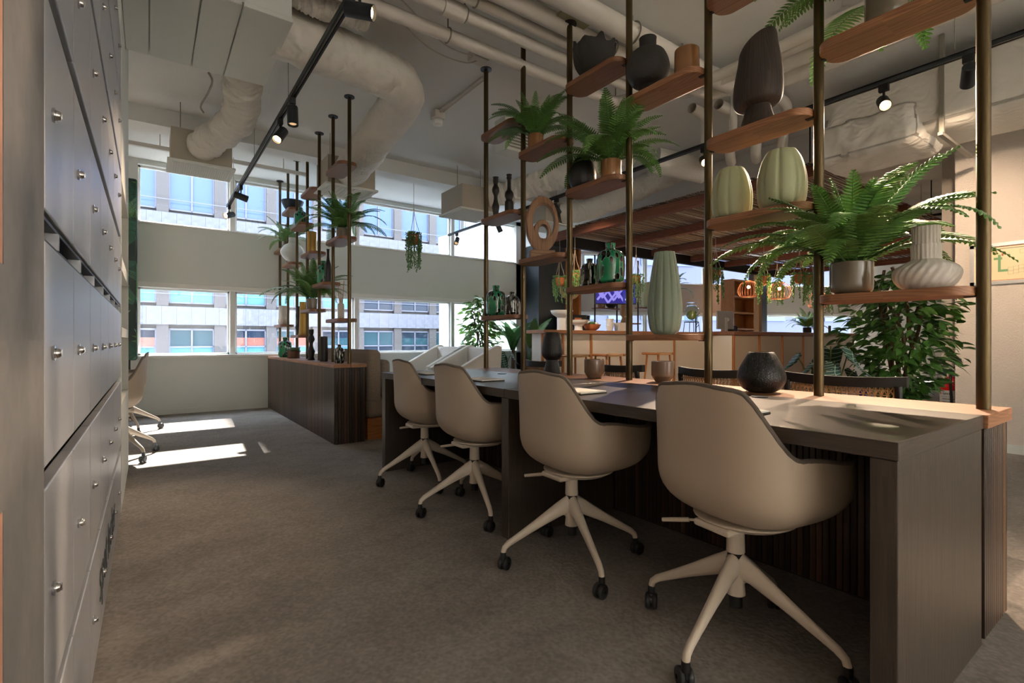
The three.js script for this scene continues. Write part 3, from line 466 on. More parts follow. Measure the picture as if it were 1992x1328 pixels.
function taskChair(label, x, z, turn, legTurn, group, wheelMat = M.rubber, cast = [0.4, 2.1, 4.0, 5.3]) {
  const t = thing('task_chair', label, 'chair', [x, 0, z], turn, group);
  mesh('seat_shell', chairParts.shell, M.shell, t); mesh('seat_lining', chairParts.lining, M.tweed, t); mesh('edge_cord', chairParts.rim, M.tweed, t);
  mesh('seat_plate', [rb(-0.12, 0.12, 0.392, 0.416, -0.07, 0.07, 0.01), lathe([[0.0001, 0.388], [0.1, 0.394], [0.14, 0.408], [0.15, 0.424], [0.0001, 0.424]], 30).translate(0.04, 0, 0)], M.legs, t);
  mesh('column', [new THREE.CylinderGeometry(0.027, 0.029, 0.085, 28).translate(0, 0.35, 0), new THREE.CylinderGeometry(0.031, 0.034, 0.075, 28).translate(0, 0.252, 0), new THREE.CylinderGeometry(0.026, 0.03, 0.05, 24).translate(0, 0.195, 0)], M.legs, t);
  mesh('gas_lift', [new THREE.CylinderGeometry(0.022, 0.022, 0.03, 24).translate(0, 0.298, 0), new THREE.CylinderGeometry(0.021, 0.021, 0.045, 20).translate(0, 0.15, 0)], M.rubber, t);
  mesh('lever', [bar(V(0.0, 0.385, -0.06), V(-0.07, 0.365, -0.19), 0.005), bar(V(-0.05, 0.371, -0.153), V(-0.095, 0.352, -0.235), 0.0085, 0.0075)], M.legs, t);
  for (let k = 0; k < 4; k++) {
    const a = legTurn - turn + k * Math.PI / 2, l = mesh('leg', legGeo, M.legs, t); l.rotation.y = a;
    const c = new THREE.Group(); c.name = 'caster'; t.add(c); c.position.set(Math.cos(a) * 0.318, 0, -Math.sin(a) * 0.318); c.rotation.y = cast[k] + a;
    mesh('wheel', wheelGeo, wheelMat, c); mesh('hood', hoodGeo, wheelMat, c);
  }
  return t;
}
const dg = Math.PI / 180;
taskChair('beige shell task chair at the window end of the desk, farthest of four', 1.59, -3.27, -3 * dg, -8 * dg, 'task chairs along the desk');
taskChair('beige shell task chair, second from the window end of the desk', 1.543, -2.517, 0 * dg, -16 * dg, 'task chairs along the desk');
taskChair('beige shell task chair, third from the window end of the desk', 1.546, -1.686, -3 * dg, -21 * dg, 'task chairs along the desk');
taskChair('largest beige shell task chair nearest the camera', 1.566, -0.915, -9 * dg, 6 * dg, 'task chairs along the desk');
taskChair('beige shell task chair at the left wall beside the sunlit carpet', -0.2, -6.9, 180 * dg, 20 * dg, 'task chairs at the left wall', M.greyRubber);
taskChair('beige shell task chair mostly hidden behind the white end shelf', -0.22, -5.40, 180 * dg, 35 * dg, 'task chairs at the left wall', M.greyRubber);
{ const t = thing('side_desk', 'narrow desk along the left wall behind the white end shelf', 'desk', [-0.72, 0, -6.45]); mesh('top', rb(-0.22, 0.2, 0.72, 0.75, -1.35, 1.35, 0.004, 'z'), M.desk, t); for (const z of [-1.3, 1.3]) mesh('leg', rb(0.13, 0.17, 0, 0.72, z - 0.02, z + 0.02, 0.003), M.blackMetal, t); }

// ---------- plants ----------
function frond(L, a0, bend, W, seed, pairs = 30) {
  const R = rng(seed), pos = [], idx = [], uvs = []; let x = 0, y = 0; const N = 40, pts = [];
  for (let i = 0; i <= N; i++) { const t = i / N; pts.push([x, y, a0 - bend * Math.pow(t, 1.25)]); const a = pts[i][2]; x += Math.cos(a) * L / N; y += Math.sin(a) * L / N; }
  const pt = (t) => { const f = Math.min(N - 0.001, t * N), i = Math.floor(f), k = f - i; return [lerp(pts[i][0], pts[i + 1][0], k), lerp(pts[i][1], pts[i + 1][1], k), pts[i][2]]; };
  const push = (...p) => { pos.push(...p); uvs.push(R(), R()); return pos.length / 3 - 1; };
  for (let i = 0; i < N; i += 2) { const a = pts[i], b = pts[i + 2] || pts[N], w = 0.0022 * (1 - i / N * 0.7); const p = push(a[0], a[1], -w), q = push(a[0], a[1], w), r = push(b[0], b[1], -w), s = push(b[0], b[1], w), u = push(a[0], a[1] - w * 1.6, 0), v = push(b[0], b[1] - w * 1.6, 0); idx.push(p, q, r, q, s, r, p, r, u, r, v, u, q, u, s, s, u, v); }
  for (let k = 0; k < pairs; k++) for (const s of [-1, 1]) {
    const t = 0.10 + 0.9 * (k + 0.5) / pairs, [px, py, a] = pt(t), prof = Math.pow(Math.min(1, (t - 0.04) / 0.28), 0.8) * Math.pow(Math.max(0.02, 1 - t), 0.55) * 1.25;
    const l = W * 1.3 * prof * (0.9 + 0.2 * R()), bw = L * 0.9 / pairs * 0.43, sw = 0.22 + 0.25 * t, dr = 0.12 + 0.28 * R();
    const T = [Math.cos(a), Math.sin(a)], up = [-Math.sin(a), Math.cos(a)];
    const P = (along, out, lift) => push(px + T[0] * along + up[0] * lift, py + T[1] * along + up[1] * lift, s * out);
    const b0 = P(-bw, 0.001, 0), b1 = P(bw, 0.001, 0), m0 = P(-bw * 0.95 + l * 0.5 * sw, l * 0.5, -l * 0.10 * dr), m1 = P(bw * 0.9 + l * 0.5 * sw, l * 0.5, -l * 0.10 * dr), mc = P(l * 0.5 * sw, l * 0.5, 0.004 - l * 0.06 * dr), e0 = P(-bw * 0.55 + l * 0.85 * sw, l * 0.83, -l * 0.3 * dr), e1 = P(bw * 0.5 + l * 0.85 * sw, l * 0.83, -l * 0.3 * dr), tip = P(l * sw * 1.12, l, -l * 0.45 * dr), c0 = P(0, 0.001, 0.002);
    idx.push(b0, c0, m0, c0, mc, m0, c0, b1, mc, b1, m1, mc, m0, mc, e0, mc, tip, e0, mc, m1, e1, mc, e1, tip);
  }
  const g = new THREE.BufferGeometry(); g.setAttribute('position', new THREE.Float32BufferAttribute(pos, 3)); g.setAttribute('uv', new THREE.Float32BufferAttribute(uvs, 2)); g.setIndex(idx); g.computeVertexNormals(); return g;
}
const frondKinds = [[0.36, 1.35, 0.9, 0.045], [0.42, 1.2, 1.5, 0.05], [0.46, 1.05, 1.9, 0.052], [0.34, 1.0, 1.3, 0.045], [0.44, 0.9, 2.3, 0.05], [0.30, 1.45, 0.5, 0.04], [0.48, 0.7, 1.5, 0.055]].map((a, i) => frond(...a, 100 + i, 28));
function fern(label, x, y, z, potR, potH, potMat, n, scale, mat, seed, opt = {}) {
  n = Math.round(n * 1.35);
  const t = thing('potted_fern', label, 'fern', [x, y, z], 0, opt.group), R = rng(seed);
  if (potMat) {
    mesh('pot', vessel([[potR * 0.8, 0], [potR * 0.97, potH * 0.12], [potR, potH * 0.3], [potR, potH * 0.97], [potR * 0.98, potH]], 0.006, 36, false), potMat, t);
    mesh('soil', new THREE.CylinderGeometry(potR * 0.9, potR * 0.85, 0.01, 24).translate(0, potH * 0.85, 0), M.soil, t);
  }
  for (let i = 0; i < n; i++) {
    const ang = (i / n + (R() - 0.5) * 0.06) * 6.2832 * 2.0 + seed, kind = i < n * 0.35 ? [0, 5, 3][i % 3] : [1, 2, 4, 6, 1][i % 5];
    const m = mesh('frond', frondKinds[kind], mat[i % mat.length], t); const s = scale * (i < n * 0.35 ? 1.2 : 1.05) * (0.8 + 0.4 * R());
    m.scale.setScalar(s); m.rotation.set((R() - 0.5) * 0.5, ang, 0); m.position.set(Math.cos(ang) * potR * 0.35, potH * 0.85, -Math.sin(ang) * potR * 0.35);
  }
  return t;
}
const GF = [G.fern, G.fern2, G.fern];
const ST = 0.034; // shelf thickness
fern('arching fern in a brown pot beside the second pole', PX, 2.423 + ST, -3.047, 0.06, 0.125, M.tanGlaze, 24, 0.86, GF, 3);
fern('large fern in a glossy tan pot between third and fourth pole', PX, 2.0 + ST, -2.266, 0.066, 0.125, M.tanGlaze, 30, 0.98, GF, 9);
fern('fern hanging over the high shelf at the upper right edge', PX, 2.24 + ST, -0.767, 0.075, 0.13, M.greyGlaze, 30, 1.12, [G.fern2, G.fern], 14);
fern('biggest dark fern in a grey brown glazed pot at the right', PX, 1.160 + ST, -0.894, 0.079, 0.135, M.greyGlaze, 40, 1.08, [G.fern, G.fern, G.fern2], 21);
fern('deep green fern on the divider shelf nearest the aisle', QX, 2.0 + ST, -5.19, 0.058, 0.11, M.greyGlaze, 28, 0.98, [G.fern, G.fern2], 33);
fern('fern in a grey pot in the middle of the divider shelves', QX, 1.335 + ST, -6.361, 0.062, 0.135, M.greyGlaze, 26, 1.15, [G.fern2, G.fern], 41);
fern('pale green fern on the divider shelf next to the windows', QX, 2.278 + ST, -7.76, 0.064, 0.1, M.greyGlaze, 24, 0.88, [G.fernPale, G.fern2], 52);

// leaves as single parts up to 300, the rest joined as stuff
function ficusLeaf(L, W) { const n = 5, pos = [], idx = [], uv = []; for (let i = 0; i <= n; i++) { const t = i / n, w = W * Math.sin(Math.PI * Math.pow(t, 0.8)) , d = -0.25 * L * t * t; pos.push(L * t, d + 0.18 * w, -w, L * t, d, 0, L * t, d + 0.18 * w, w); uv.push(0, t, 0.5, t, 1, t); } for (let i = 0; i < n; i++) for (const k of [0, 1]) { const a = i * 3 + k; idx.push(a, a + 1, a + 3, a + 1, a + 4, a + 3); } const g = new THREE.BufferGeometry(); g.setAttribute('position', new THREE.Float32BufferAttribute(pos, 3)); g.setAttribute('uv', new THREE.Float32BufferAttribute(uv, 2)); g.setIndex(idx); g.computeVertexNormals(); return g; }
const leafA = ficusLeaf(0.09, 0.02), leafB = ficusLeaf(0.075, 0.018);
function scatter(t, mats, list, singles, geos = [leafA, leafB]) {
  const rest = [];
  list.forEach((m4, i) => { if (i < singles) { const m = mesh('leaf', geos[i % geos.length], mats[i % mats.length], t); m.applyMatrix4(m4); } else rest.push(m4); });
  if (rest.length) { const im = new THREE.InstancedMesh(geos[0], mats[0], rest.length); im.name = 'foliage'; rest.forEach((m, i) => im.setMatrixAt(i, m)); im.castShadow = im.receiveShadow = true; im.userData.kind = 'stuff'; t.add(im); }
}
function ficus(label, x, z, H, rx, yc, ry, n, singles, seed, mats, s = 1, potH = 0.4) {
  const t = thing('ficus_tree', label, 'tree', [x, 0, z]), R = rng(seed);
  mesh('pot', vessel([[0.15, 0], [0.19, 0.05], [0.21, potH * 0.6], [0.2, potH]], 0.012, 30), M.charcoal, t);
  mesh('soil', new THREE.CylinderGeometry(0.19, 0.18, 0.02, 24).translate(0, potH - 0.05, 0), M.soil, t);
  const stems = []; for (let k = 0; k < 7; k++) { const a = k * 0.9, pts = []; for (let i = 0; i <= 8; i++) { const u = i / 8; const tw = a + u * 3.2; pts.push([Math.cos(tw) * (0.035 + 0.14 * u * u * (0.5 + R())), potH - 0.06 + (H - potH) * 0.92 * u, Math.sin(tw) * (0.035 + 0.14 * u * u * (0.5 + R()))]); } stems.push(tube(pts, 0.012, 24, 7)); } mesh('trunk', stems, M.bark, t);
  const list = [], e = new THREE.Euler(), q = new THREE.Quaternion();
  for (let i = 0; i < n; i++) { const a = R() * 6.283, cy = R() * 2 - 1, rr = Math.sqrt(1 - cy * cy) * Math.pow(0.25 + 0.75 * R(), 0.5) * rx * (0.8 + 0.3 * Math.sin(a * 3 + cy * 5)) * (cy < 0 ? 1 + 0.45 * cy : 1); const p = V(Math.cos(a) * rr, yc + cy * ry * (0.9 + 0.2 * R()), Math.sin(a) * rr); e.set((R() - 0.5) * 1.4, -a + (R() - 0.5) * 1.6, (R() - 0.6) * 1.1, 'YXZ'); q.setFromEuler(e); list.push(new THREE.Matrix4().compose(p, q, V(1, 1, 1).multiplyScalar(s * (0.75 + 0.6 * R())))); }
  const eye = V(-x, 1, -z); list.sort((m, k) => V().setFromMatrixPosition(m).distanceTo(eye) - V().setFromMatrixPosition(k).distanceTo(eye));
  scatter(t, mats, list, singles); return t;
}
ficus('bushy ficus tree beside the fire extinguisher', 4.86, -1.45, 1.75, 0.42, 1.0, 0.52, 1500, 300, 7, [G.ficus, G.ficus2, G.ficus], 1.05, 0.3);
ficus('ficus in the window corner behind the desk', 4.8, -7.6, 1.7, 0.42, 1.12, 0.62, 900, 120, 8, [G.ficus2, G.ficus], 1.3);
// broad leaves
function bladeLeaf(L, W, droop, fold = 0.3, seg = 10) { const pos = [], idx = [], uv = []; let x = 0, y = 0; for (let i = 0; i <= seg; i++) { const t = i / seg, a = 1.25 - droop * t, w = W * Math.pow(Math.sin(Math.PI * Math.min(0.985, 0.12 + t * 0.86)), 0.7); pos.push(x, y + fold * w * 0.6, -w, x, y, 0, x, y + fold * w * 0.6, w); uv.push(0, t, 0.5, t, 1, t); x += Math.cos(a) * L / seg; y += Math.sin(a) * L / seg; } for (let i = 0; i < seg; i++) for (const k of [0, 1]) { const a = i * 3 + k; idx.push(a, a + 1, a + 3, a + 1, a + 4, a + 3); } const g = new THREE.BufferGeometry(); g.setAttribute('position', new THREE.Float32BufferAttribute(pos, 3)); g.setAttribute('uv', new THREE.Float32BufferAttribute(uv, 2)); g.setIndex(idx); g.computeVertexNormals(); return g; }
{
  const t = thing('banana_plant', 'banana plant with broad leaves in front of the dark pier', 'plant', [5.35, 0, -7.4]);
  mesh('pot', vessel([[0.14, 0], [0.18, 0.04], [0.2, 0.36], [0.19, 0.4]], 0.012, 28), M.charcoal, t); mesh('soil', new THREE.CylinderGeometry(0.18, 0.17, 0.02, 20).translate(0, 0.35, 0), M.soil, t);
  mesh('stem', [bar(V(0, 0.35, 0), V(0.01, 0.85, 0), 0.04, 0.03)], M.bark, t);
  const g = bladeLeaf(0.75, 0.1, 1.1), g2 = bladeLeaf(0.62, 0.085, 0.5);
  for (let k = 0; k < 9; k++) { const m = mesh('leaf', k % 3 ? g : g2, G.banana, t); m.position.set(0, 0.82, 0); m.rotation.y = k * 2.4 + 0.5; m.scale.setScalar(0.85 + 0.05 * (k % 4)); }
}
{
  const t = thing('grass_plant', 'tall upright grass plant left of the bar counter', 'plant', [5.5, 0, -7.0]), R = rng(4);
  mesh('pot', vessel([[0.12, 0], [0.15, 0.04], [0.16, 0.34], [0.15, 0.36]], 0.01, 28), M.charcoal, t);
  const b = []; for (let i = 0; i < 130; i++) { const a = R() * 6.283, l = 0.35 + 0.4 * R(), o = 0.05 + 0.14 * R(); const g = new THREE.PlaneGeometry(0.008, l, 1, 5).translate(0, l / 2, 0), p = g.attributes.position; for (let k = 0; k < p.count; k++) { const y = p.getY(k) / l; p.setXYZ(k, p.getX(k) * (1 - 0.8 * y), p.getY(k), o * y * y); } g.computeVertexNormals(); g.rotateY(a).translate(Math.cos(a) * 0.07 * R(), 0.33, Math.sin(a) * 0.07 * R()); b.push(g); }
  const m = mesh('blades', b, G.grass, t); m.userData.kind = 'stuff';
}
{
  const t = thing('palm_plant', 'feathery pale palm leaves between the banana plant and the pier', 'plant', [5.85, 0, -7.5]);
  mesh('pot', vessel([[0.12, 0], [0.15, 0.04], [0.16, 0.34], [0.15, 0.36]], 0.01, 28), M.charcoal, t);
  mesh('stem', bar(V(0, 0.3, 0), V(0, 0.8, 0), 0.02), M.bark, t);
  const g = frond(0.9, 1.3, 0.9, 0.13, 9, 22); for (let k = 0; k < 9; k++) { const m = mesh('frond', g, k % 2 ? G.string : G.grass, t); m.position.y = 0.78; m.rotation.y = k * 2.1; m.scale.setScalar(0.8 + 0.05 * (k % 4)); }
}
const arrow = (() => { const s = new THREE.Shape(); s.moveTo(0, 0.05); s.bezierCurveTo(0.04, -0.03, 0.1, -0.02, 0.105, 0.04); s.bezierCurveTo(0.1, 0.12, 0.05, 0.22, 0, 0.32); s.bezierCurveTo(-0.05, 0.22, -0.1, 0.12, -0.105, 0.04); s.bezierCurveTo(-0.1, -0.02, -0.04, -0.03, 0, 0.05); const g = new THREE.ShapeGeometry(s, 10), p = g.attributes.position, uv = g.attributes.uv; for (let i = 0; i < p.count; i++) { const x = p.getX(i), y = p.getY(i); p.setZ(i, Math.abs(x) * 0.4 - y * y * 0.9 + 0.006 * Math.sin(y * 90)); uv.setXY(i, x / 0.21 + 0.5, y / 0.34 + 0.08); } g.computeVertexNormals(); return g; })();
function alocasia(label, x, z, n, h, seed, s = 1) {
  const t = thing('alocasia_plant', label, 'plant', [x, 0, z]), R = rng(seed);
  mesh('pot', vessel([[0.11, 0], [0.14, 0.04], [0.15, h * 0.55], [0.14, h * 0.6]], 0.01, 28), M.charcoal, t);
  for (let k = 0; k < n; k++) { const a = k / n * 6.283 + R(), r = 0.06 + 0.16 * R(), y = h * (0.95 + 0.3 * R()), p = V(Math.cos(a) * r, y, Math.sin(a) * r); mesh('stalk', tube([[0, h * 0.5, 0], [p.x * 0.4, h * 0.8, p.z * 0.4], [p.x, p.y, p.z]], 0.005, 10, 6), G.stem, t); const m = mesh('leaf', arrow, G.aloc, t); m.position.copy(p); m.rotation.set(Math.PI * 0.92 - 0.25 * R(), Math.PI / 2 - a, (R() - 0.5) * 0.5, 'YXZ'); m.scale.setScalar(s * (0.7 + 0.4 * R())); }
}
alocasia('alocasia with white veined arrow leaves behind the last cane chair', 3.98, -1.62, 9, 0.78, 5, 0.75);
alocasia('alocasia with pale veined leaves under the window corner ficus', 4.75, -6.95, 9, 0.66, 6, 1.1);
// hanging plants
const bead = new THREE.IcosahedronGeometry(0.011, 0).scale(1, 1.2, 0.6);
function hangingPlant(label, x, z, yTop, yPot, r, len, n, seed, group, mat = G.string) {
  const t = thing('hanging_plant', label, 'hanging plant', [x, 0, z], 0, group), R = rng(seed);
  const cords = []; for (let k = 0; k < 3; k++) { const a = k * 2.094 + 0.4; cords.push(tube([[0, yPot + 0.42, 0], [Math.cos(a) * r * 0.35, yPot + 0.25, Math.sin(a) * r * 0.35], [Math.cos(a) * r * 0.95, yPot + 0.06, Math.sin(a) * r * 0.95], [Math.cos(a) * r * 0.7, yPot - 0.05, Math.sin(a) * r * 0.7], [0, yPot - 0.11, 0]], 0.004, 24, 5)); }
  if (yTop > yPot + 0.45) cords.push(bar(V(0, yPot + 0.41, 0), V(0, yTop, 0), 0.0035, 0.0035, 6)); cords.push(new THREE.SphereGeometry(0.012, 10, 8).translate(0, yPot + 0.41, 0));
  mesh('cord', cords, M.rope, t);
  mesh('pot', vessel([[r * 0.35, -0.09], [r * 0.75, -0.06], [r * 0.9, 0], [r * 0.88, 0.05]], 0.006, 24).translate(0, yPot, 0), M.terracotta, t);
  const m4 = [], q = new THREE.Quaternion(), e = new THREE.Euler();
  for (let s = 0; s < n; s++) { const a = R() * 6.283, L = len * (0.35 + 0.65 * R()), o = r * (0.9 + 0.5 * R()); for (let k = 0; k < L / 0.016; k++) { const d = k * 0.016, out = Math.min(1, d / 0.05); const p = V(Math.cos(a) * (r * 0.4 + (o - r * 0.4) * out) + (R() - 0.5) * 0.02, yPot + 0.05 + 0.03 * Math.sin(Math.min(3.1, d * 40)) - Math.max(0, d - 0.05), Math.sin(a) * (r * 0.4 + (o - r * 0.4) * out) + (R() - 0.5) * 0.02); e.set(R() * 3, R() * 6, R() * 3); m4.push(new THREE.Matrix4().compose(p, q.setFromEuler(e), V(1, 1, 1).multiplyScalar(0.7 + 0.7 * R()))); } }
  const im = new THREE.InstancedMesh(bead, mat, m4.length); m4.forEach((m, i) => im.setMatrixAt(i, m)); im.name = 'foliage'; im.userData.kind = 'stuff'; im.castShadow = true; t.add(im);
}
hangingPlant('trailing plant in a rope hanger in front of the middle windows', 3.04, -6.6, CE, 2.44, 0.085, 0.62, 34, 3);

// ---------- objects on the shelves and the desk ----------
const put = (name, label, cat, geo, mat, x, y, z, ry = 0, grp) => { const m = single(name, label, cat, geo, mat, grp); m.position.set(x, y, z); m.rotation.y = ry; return m; };
const scaleProf = (p, r, h) => p.map(([a, b]) => [a * r, b * h]);
const bottle = (r, h) => { const g = vessel(scaleProf(bottleP, r, h)), p = g.attributes.position, u = g.attributes.uv; for (let i = 0; i < p.count; i++) u.setY(i, p.getY(i) / 0.45); return g; };
const bottleP = [[0.72, 0], [0.95, 0.06], [1, 0.2], [1, 0.62], [0.8, 0.78], [0.36, 0.85], [0.34, 0.92], [0.38, 0.97], [0.36, 1]];
const candleP = [[0.9, 0], [0.95, 0.04], [0.7, 0.1], [0.85, 0.2], [1, 0.3], [0.6, 0.42], [0.5, 0.55], [0.95, 0.66], [0.9, 0.74], [0.55, 0.82], [0.72, 0.9], [0.7, 0.98], [0.8, 1]];
const candleP2 = [[0.9, 0], [1, 0.08], [0.95, 0.3], [0.7, 0.36], [1, 0.46], [0.9, 0.55], [0.45, 0.64], [0.42, 0.85], [0.6, 0.9], [0.55, 0.96], [0.62, 1]];
put('candlestick', 'left turned black candlestick with rounded knops', 'candlestick', lathe([[0.0001, 0], ...scaleProf(candleP, 0.032, 0.36), [0.0001, 0.36]], 24), M.black, PX, 2.01 + ST, -3.60);
put('candlestick', 'right turned black candlestick with a slim neck', 'candlestick', lathe([[0.0001, 0], ...scaleProf(candleP2, 0.037, 0.33), [0.0001, 0.33]], 24), M.black, PX, 2.01 + ST, -3.40);
put('glass_vase', 'green spotted glass vase on the lowest shelf near the windows', 'vase', bottle(0.084, 0.262), M.greenGlass, PX, 1.175 + ST, -3.594);
put('glass_vase', 'small black speckled glass vase next to the leftmost green vase', 'vase', bottle(0.061, 0.19), M.blackGlass, PX, 1.175 + ST, -3.36);
put('glass_vase', 'black speckled glass vase beside the large green one', 'vase', bottle(0.061, 0.19), M.blackGlass, PX, 1.328 + ST, -2.46);
put('glass_vase', 'large green glass vase with black spots in the middle shelf', 'vase', bottle(0.09, 0.265), M.greenGlass, PX, 1.328 + ST, -2.27);
{ // wooden ring
  const t = thing('ring_sculpture', 'carved wooden sculpture of a ring within a ring on a block', 'sculpture', [PX, 1.591 + ST, -2.97], -0.5);
  mesh('block', rb(-0.095, 0.095, 0, 0.055, -0.045, 0.045, 0.006, 'x'), M.ringwood, t);
  const ring = (a, b, cy, ia, ib, ix, iy, d, z0) => { const N = 56, pos = [], idx = [], lp = [[0, 0.93], [0.12, 1], [0.88, 1], [1, 0.93]]; for (let i = 0; i < N; i++) { const q = i / N * 6.2832, c = Math.cos(q), s = Math.sin(q); for (const [f, k] of lp) pos.push(c * (a * k), cy + s * (b * k), z0 + d * f); for (const [f, k] of lp.slice().reverse()) pos.push(ix + c * ia * (2.04 - k), cy + iy + s * ib * (2.04 - k), z0 + d * f); } for (let i = 0; i < N; i++) for (let k = 0; k < 8; k++) { const p = i * 8 + k, r = i * 8 + (k + 1) % 8, p2 = ((i + 1) % N) * 8 + k, r2 = ((i + 1) % N) * 8 + (k + 1) % 8; idx.push(p, p2, r, r, p2, r2); } const g = new THREE.BufferGeometry(); g.setAttribute('position', new THREE.Float32BufferAttribute(pos, 3)); g.setAttribute('uv', new THREE.Float32BufferAttribute(new Float32Array(pos.length / 3 * 2), 2)); g.setIndex(idx); g.computeVertexNormals(); return muv(toCreasedNormals(g, 0.6), 'y'); };
  mesh('outer_ring', ring(0.125, 0.21, 0.255, 0.08, 0.125, 0.01, 0.02, 0.06, -0.03), M.ringwood, t);
  mesh('inner_ring', ring(0.066, 0.088, 0.20, 0.036, 0.052, 0.006, -0.005, 0.07, -0.04), M.ringwood, t);
}
{ const g = vessel([[0.05, 0], [0.1, 0.03], [0.14, 0.09], [0.155, 0.17]], 0.016, 60), p = g.attributes.position, n = valueNoise(31); for (let i = 0; i < p.count; i++) { const x = p.getX(i), y = p.getY(i), z = p.getZ(i), a = Math.atan2(z, x) * 4 + 20, k = 1 + 0.16 * (n(a, y * 14, 256) - 0.5); p.setXYZ(i, x * k, y * (1 + 0.3 * (n(a, 3, 256) - 0.4) * (y > 0.1 ? 1 : 0)), z * k); } g.computeVertexNormals(); const m = put('rough_bowl', 'black rough edged bowl on the high shelf', 'bowl', g, M.charcoal, PX, 2.727 + ST, -2.42, 1); m.scale.set(0.95, 1.15, 0.95); }
put('textured_vase', 'black pebbled vase left of the tan fern pot', 'vase', vessel([[0.045, 0], [0.075, 0.02], [0.094, 0.075], [0.085, 0.15], [0.06, 0.20], [0.045, 0.213]], 0.007), M.blackVase, PX, 2.0 + ST, -2.53);
put('ball_vase', 'dark round vase with short neck and foot', 'vase', vessel([[0.05, 0], [0.05, 0.055], [0.052, 0.06], [0.1, 0.085], [0.127, 0.165], [0.1, 0.25], [0.055, 0.28], [0.05, 0.285], [0.05, 0.335], [0.052, 0.345]], 0.008), M.charcoal, PX, 2.424 + ST, -1.97);
put('brown_cup', 'glossy brown cup beside the dark ball vase', 'cup', vessel([[0.058, 0], [0.066, 0.012], [0.067, 0.05], [0.066, 0.14], [0.064, 0.145]], 0.006), M.tanGlaze, PX, 2.424 + ST, -1.70);
function fluted(prof, r, h, n, depth, t = 0.006) { const g = vessel(scaleProf(prof, r, h), t, 96), p = g.attributes.position; for (let i = 0; i < p.count; i++) { const x = p.getX(i), z = p.getZ(i), a = Math.atan2(z, x), c = Math.abs(Math.sin(a * n / 2)), k = 1 - depth * Math.pow(1 - c, 3); p.setX(i, x * k); p.setZ(i, z * k); } g.computeVertexNormals(); return g; }
const gourdP = [[0.55, 0], [0.85, 0.06], [1, 0.25], [0.98, 0.4], [0.86, 0.65], [0.68, 0.88], [0.58, 1]], pumpP = [[0.6, 0], [0.9, 0.08], [1, 0.3], [0.98, 0.55], [0.82, 0.82], [0.62, 0.98], [0.56, 1]];
put('fluted_vase', 'tall sage green fluted vase standing on the low shelf', 'vase', fluted(gourdP, 0.097, 0.475, 12, 0.09), M.sageGrey, PX, 1.0 + ST, -1.848);
put('pumpkin_vase', 'smaller pale green ribbed vase left of its larger twin', 'vase', fluted(pumpP, 0.098, 0.255, 9, 0.1), M.sage, PX, 1.585 + ST, -1.435);
put('pumpkin_vase', 'larger pale green ribbed vase beside the sixth pole', 'vase', fluted(pumpP, 0.107, 0.27, 9, 0.1), M.sage, PX, 1.585 + ST, -1.185);
{ // carved sculpture with slanted top
  const g = lathe([[0.0001, 0], [0.09, 0.002], [0.085, 0.03], [0.066, 0.095], [0.075, 0.105], [0.112, 0.12], [0.124, 0.16], [0.12, 0.25], [0.1, 0.36], [0.082, 0.425], [0.0001, 0.43]], 40), p = g.attributes.position; for (let i = 0; i < p.count; i++) { const y = p.getY(i), x = p.getX(i), z = p.getZ(i); if (y > 0.12) { p.setY(i, y + (z + x * 0.3) * -0.42 * (y - 0.12) / 0.31); } p.setX(i, x * 0.8); } g.computeVertexNormals();
  put('wood_sculpture', 'dark carved wooden goblet sculpture with slanted top', 'sculpture', g, M.darkwood, PX, 2.0 + ST, -1.30, Math.PI * 0.9);
}
{ const g = vessel([[0.06, 0], [0.088, 0.02], [0.104, 0.055], [0.095, 0.085], [0.055, 0.11], [0.046, 0.12], [0.047, 0.17], [0.043, 0.175], [0.043, 0.235], [0.045, 0.24]], 0.006, 120), p = g.attributes.position; for (let i = 0; i < p.count; i++) { const x = p.getX(i), y = p.getY(i), z = p.getZ(i), a = Math.atan2(z, x) + (y < 0.11 ? (y - 0.1) * 6 : 0), k = 1 + 0.03 * Math.cos(a * 22); p.setX(i, x * k); p.setZ(i, z * k); } g.computeVertexNormals(); put('ribbed_vase', 'off white ribbed vase with wide belly next to the big fern', 'vase', g, M.whiteClay, PX, 1.160 + ST, -0.64); }
// on the desk
put('goblet_vase', 'tall black hammered vase standing on the desk ledge', 'vase', vessel([[0.066, 0], [0.06, 0.03], [0.045, 0.095], [0.05, 0.105], [0.072, 0.13], [0.08, 0.165], [0.07, 0.24], [0.052, 0.30], [0.05, 0.305]], 0.007), M.blackVase, 2.43, DY, -2.863);
const cupG = vessel([[0.04, 0], [0.046, 0.004], [0.063, 0.03], [0.066, 0.04], [0.066, 0.118], [0.064, 0.123]], 0.005, 40, false);
put('brown_cup', 'glazed brown cup on the ledge, left of two', 'cup', cupG, M.brownGlaze, 2.36, DY, -2.355);
put('brown_cup', 'glazed brown cup on the ledge, right of two', 'cup', cupG, M.brownGlaze, 2.47, DY, -1.90);
put('belly_vase', 'wide black hammered vase on the ledge', 'vase', vessel([[0.05, 0], [0.085, 0.02], [0.106, 0.062], [0.097, 0.11], [0.068, 0.168], [0.055, 0.19]], 0.007), M.blackVase, 2.36, DY, -1.25);
function notebook(label, x, z, ry) { const t = thing('notebook', label, 'notebook', [x, DY, z], ry); mesh('cover', rb(-0.085, 0.085, 0, 0.006, -0.12, 0.12, 0.002), M.darkwood, t); mesh('pages', rb(-0.082, 0.082, 0.006, 0.012, -0.117, 0.117, 0.001), M.paper, t); mesh('pen', bar(V(0.1, 0.005, -0.08), V(0.105, 0.005, 0.06), 0.0045), M.black, t); }
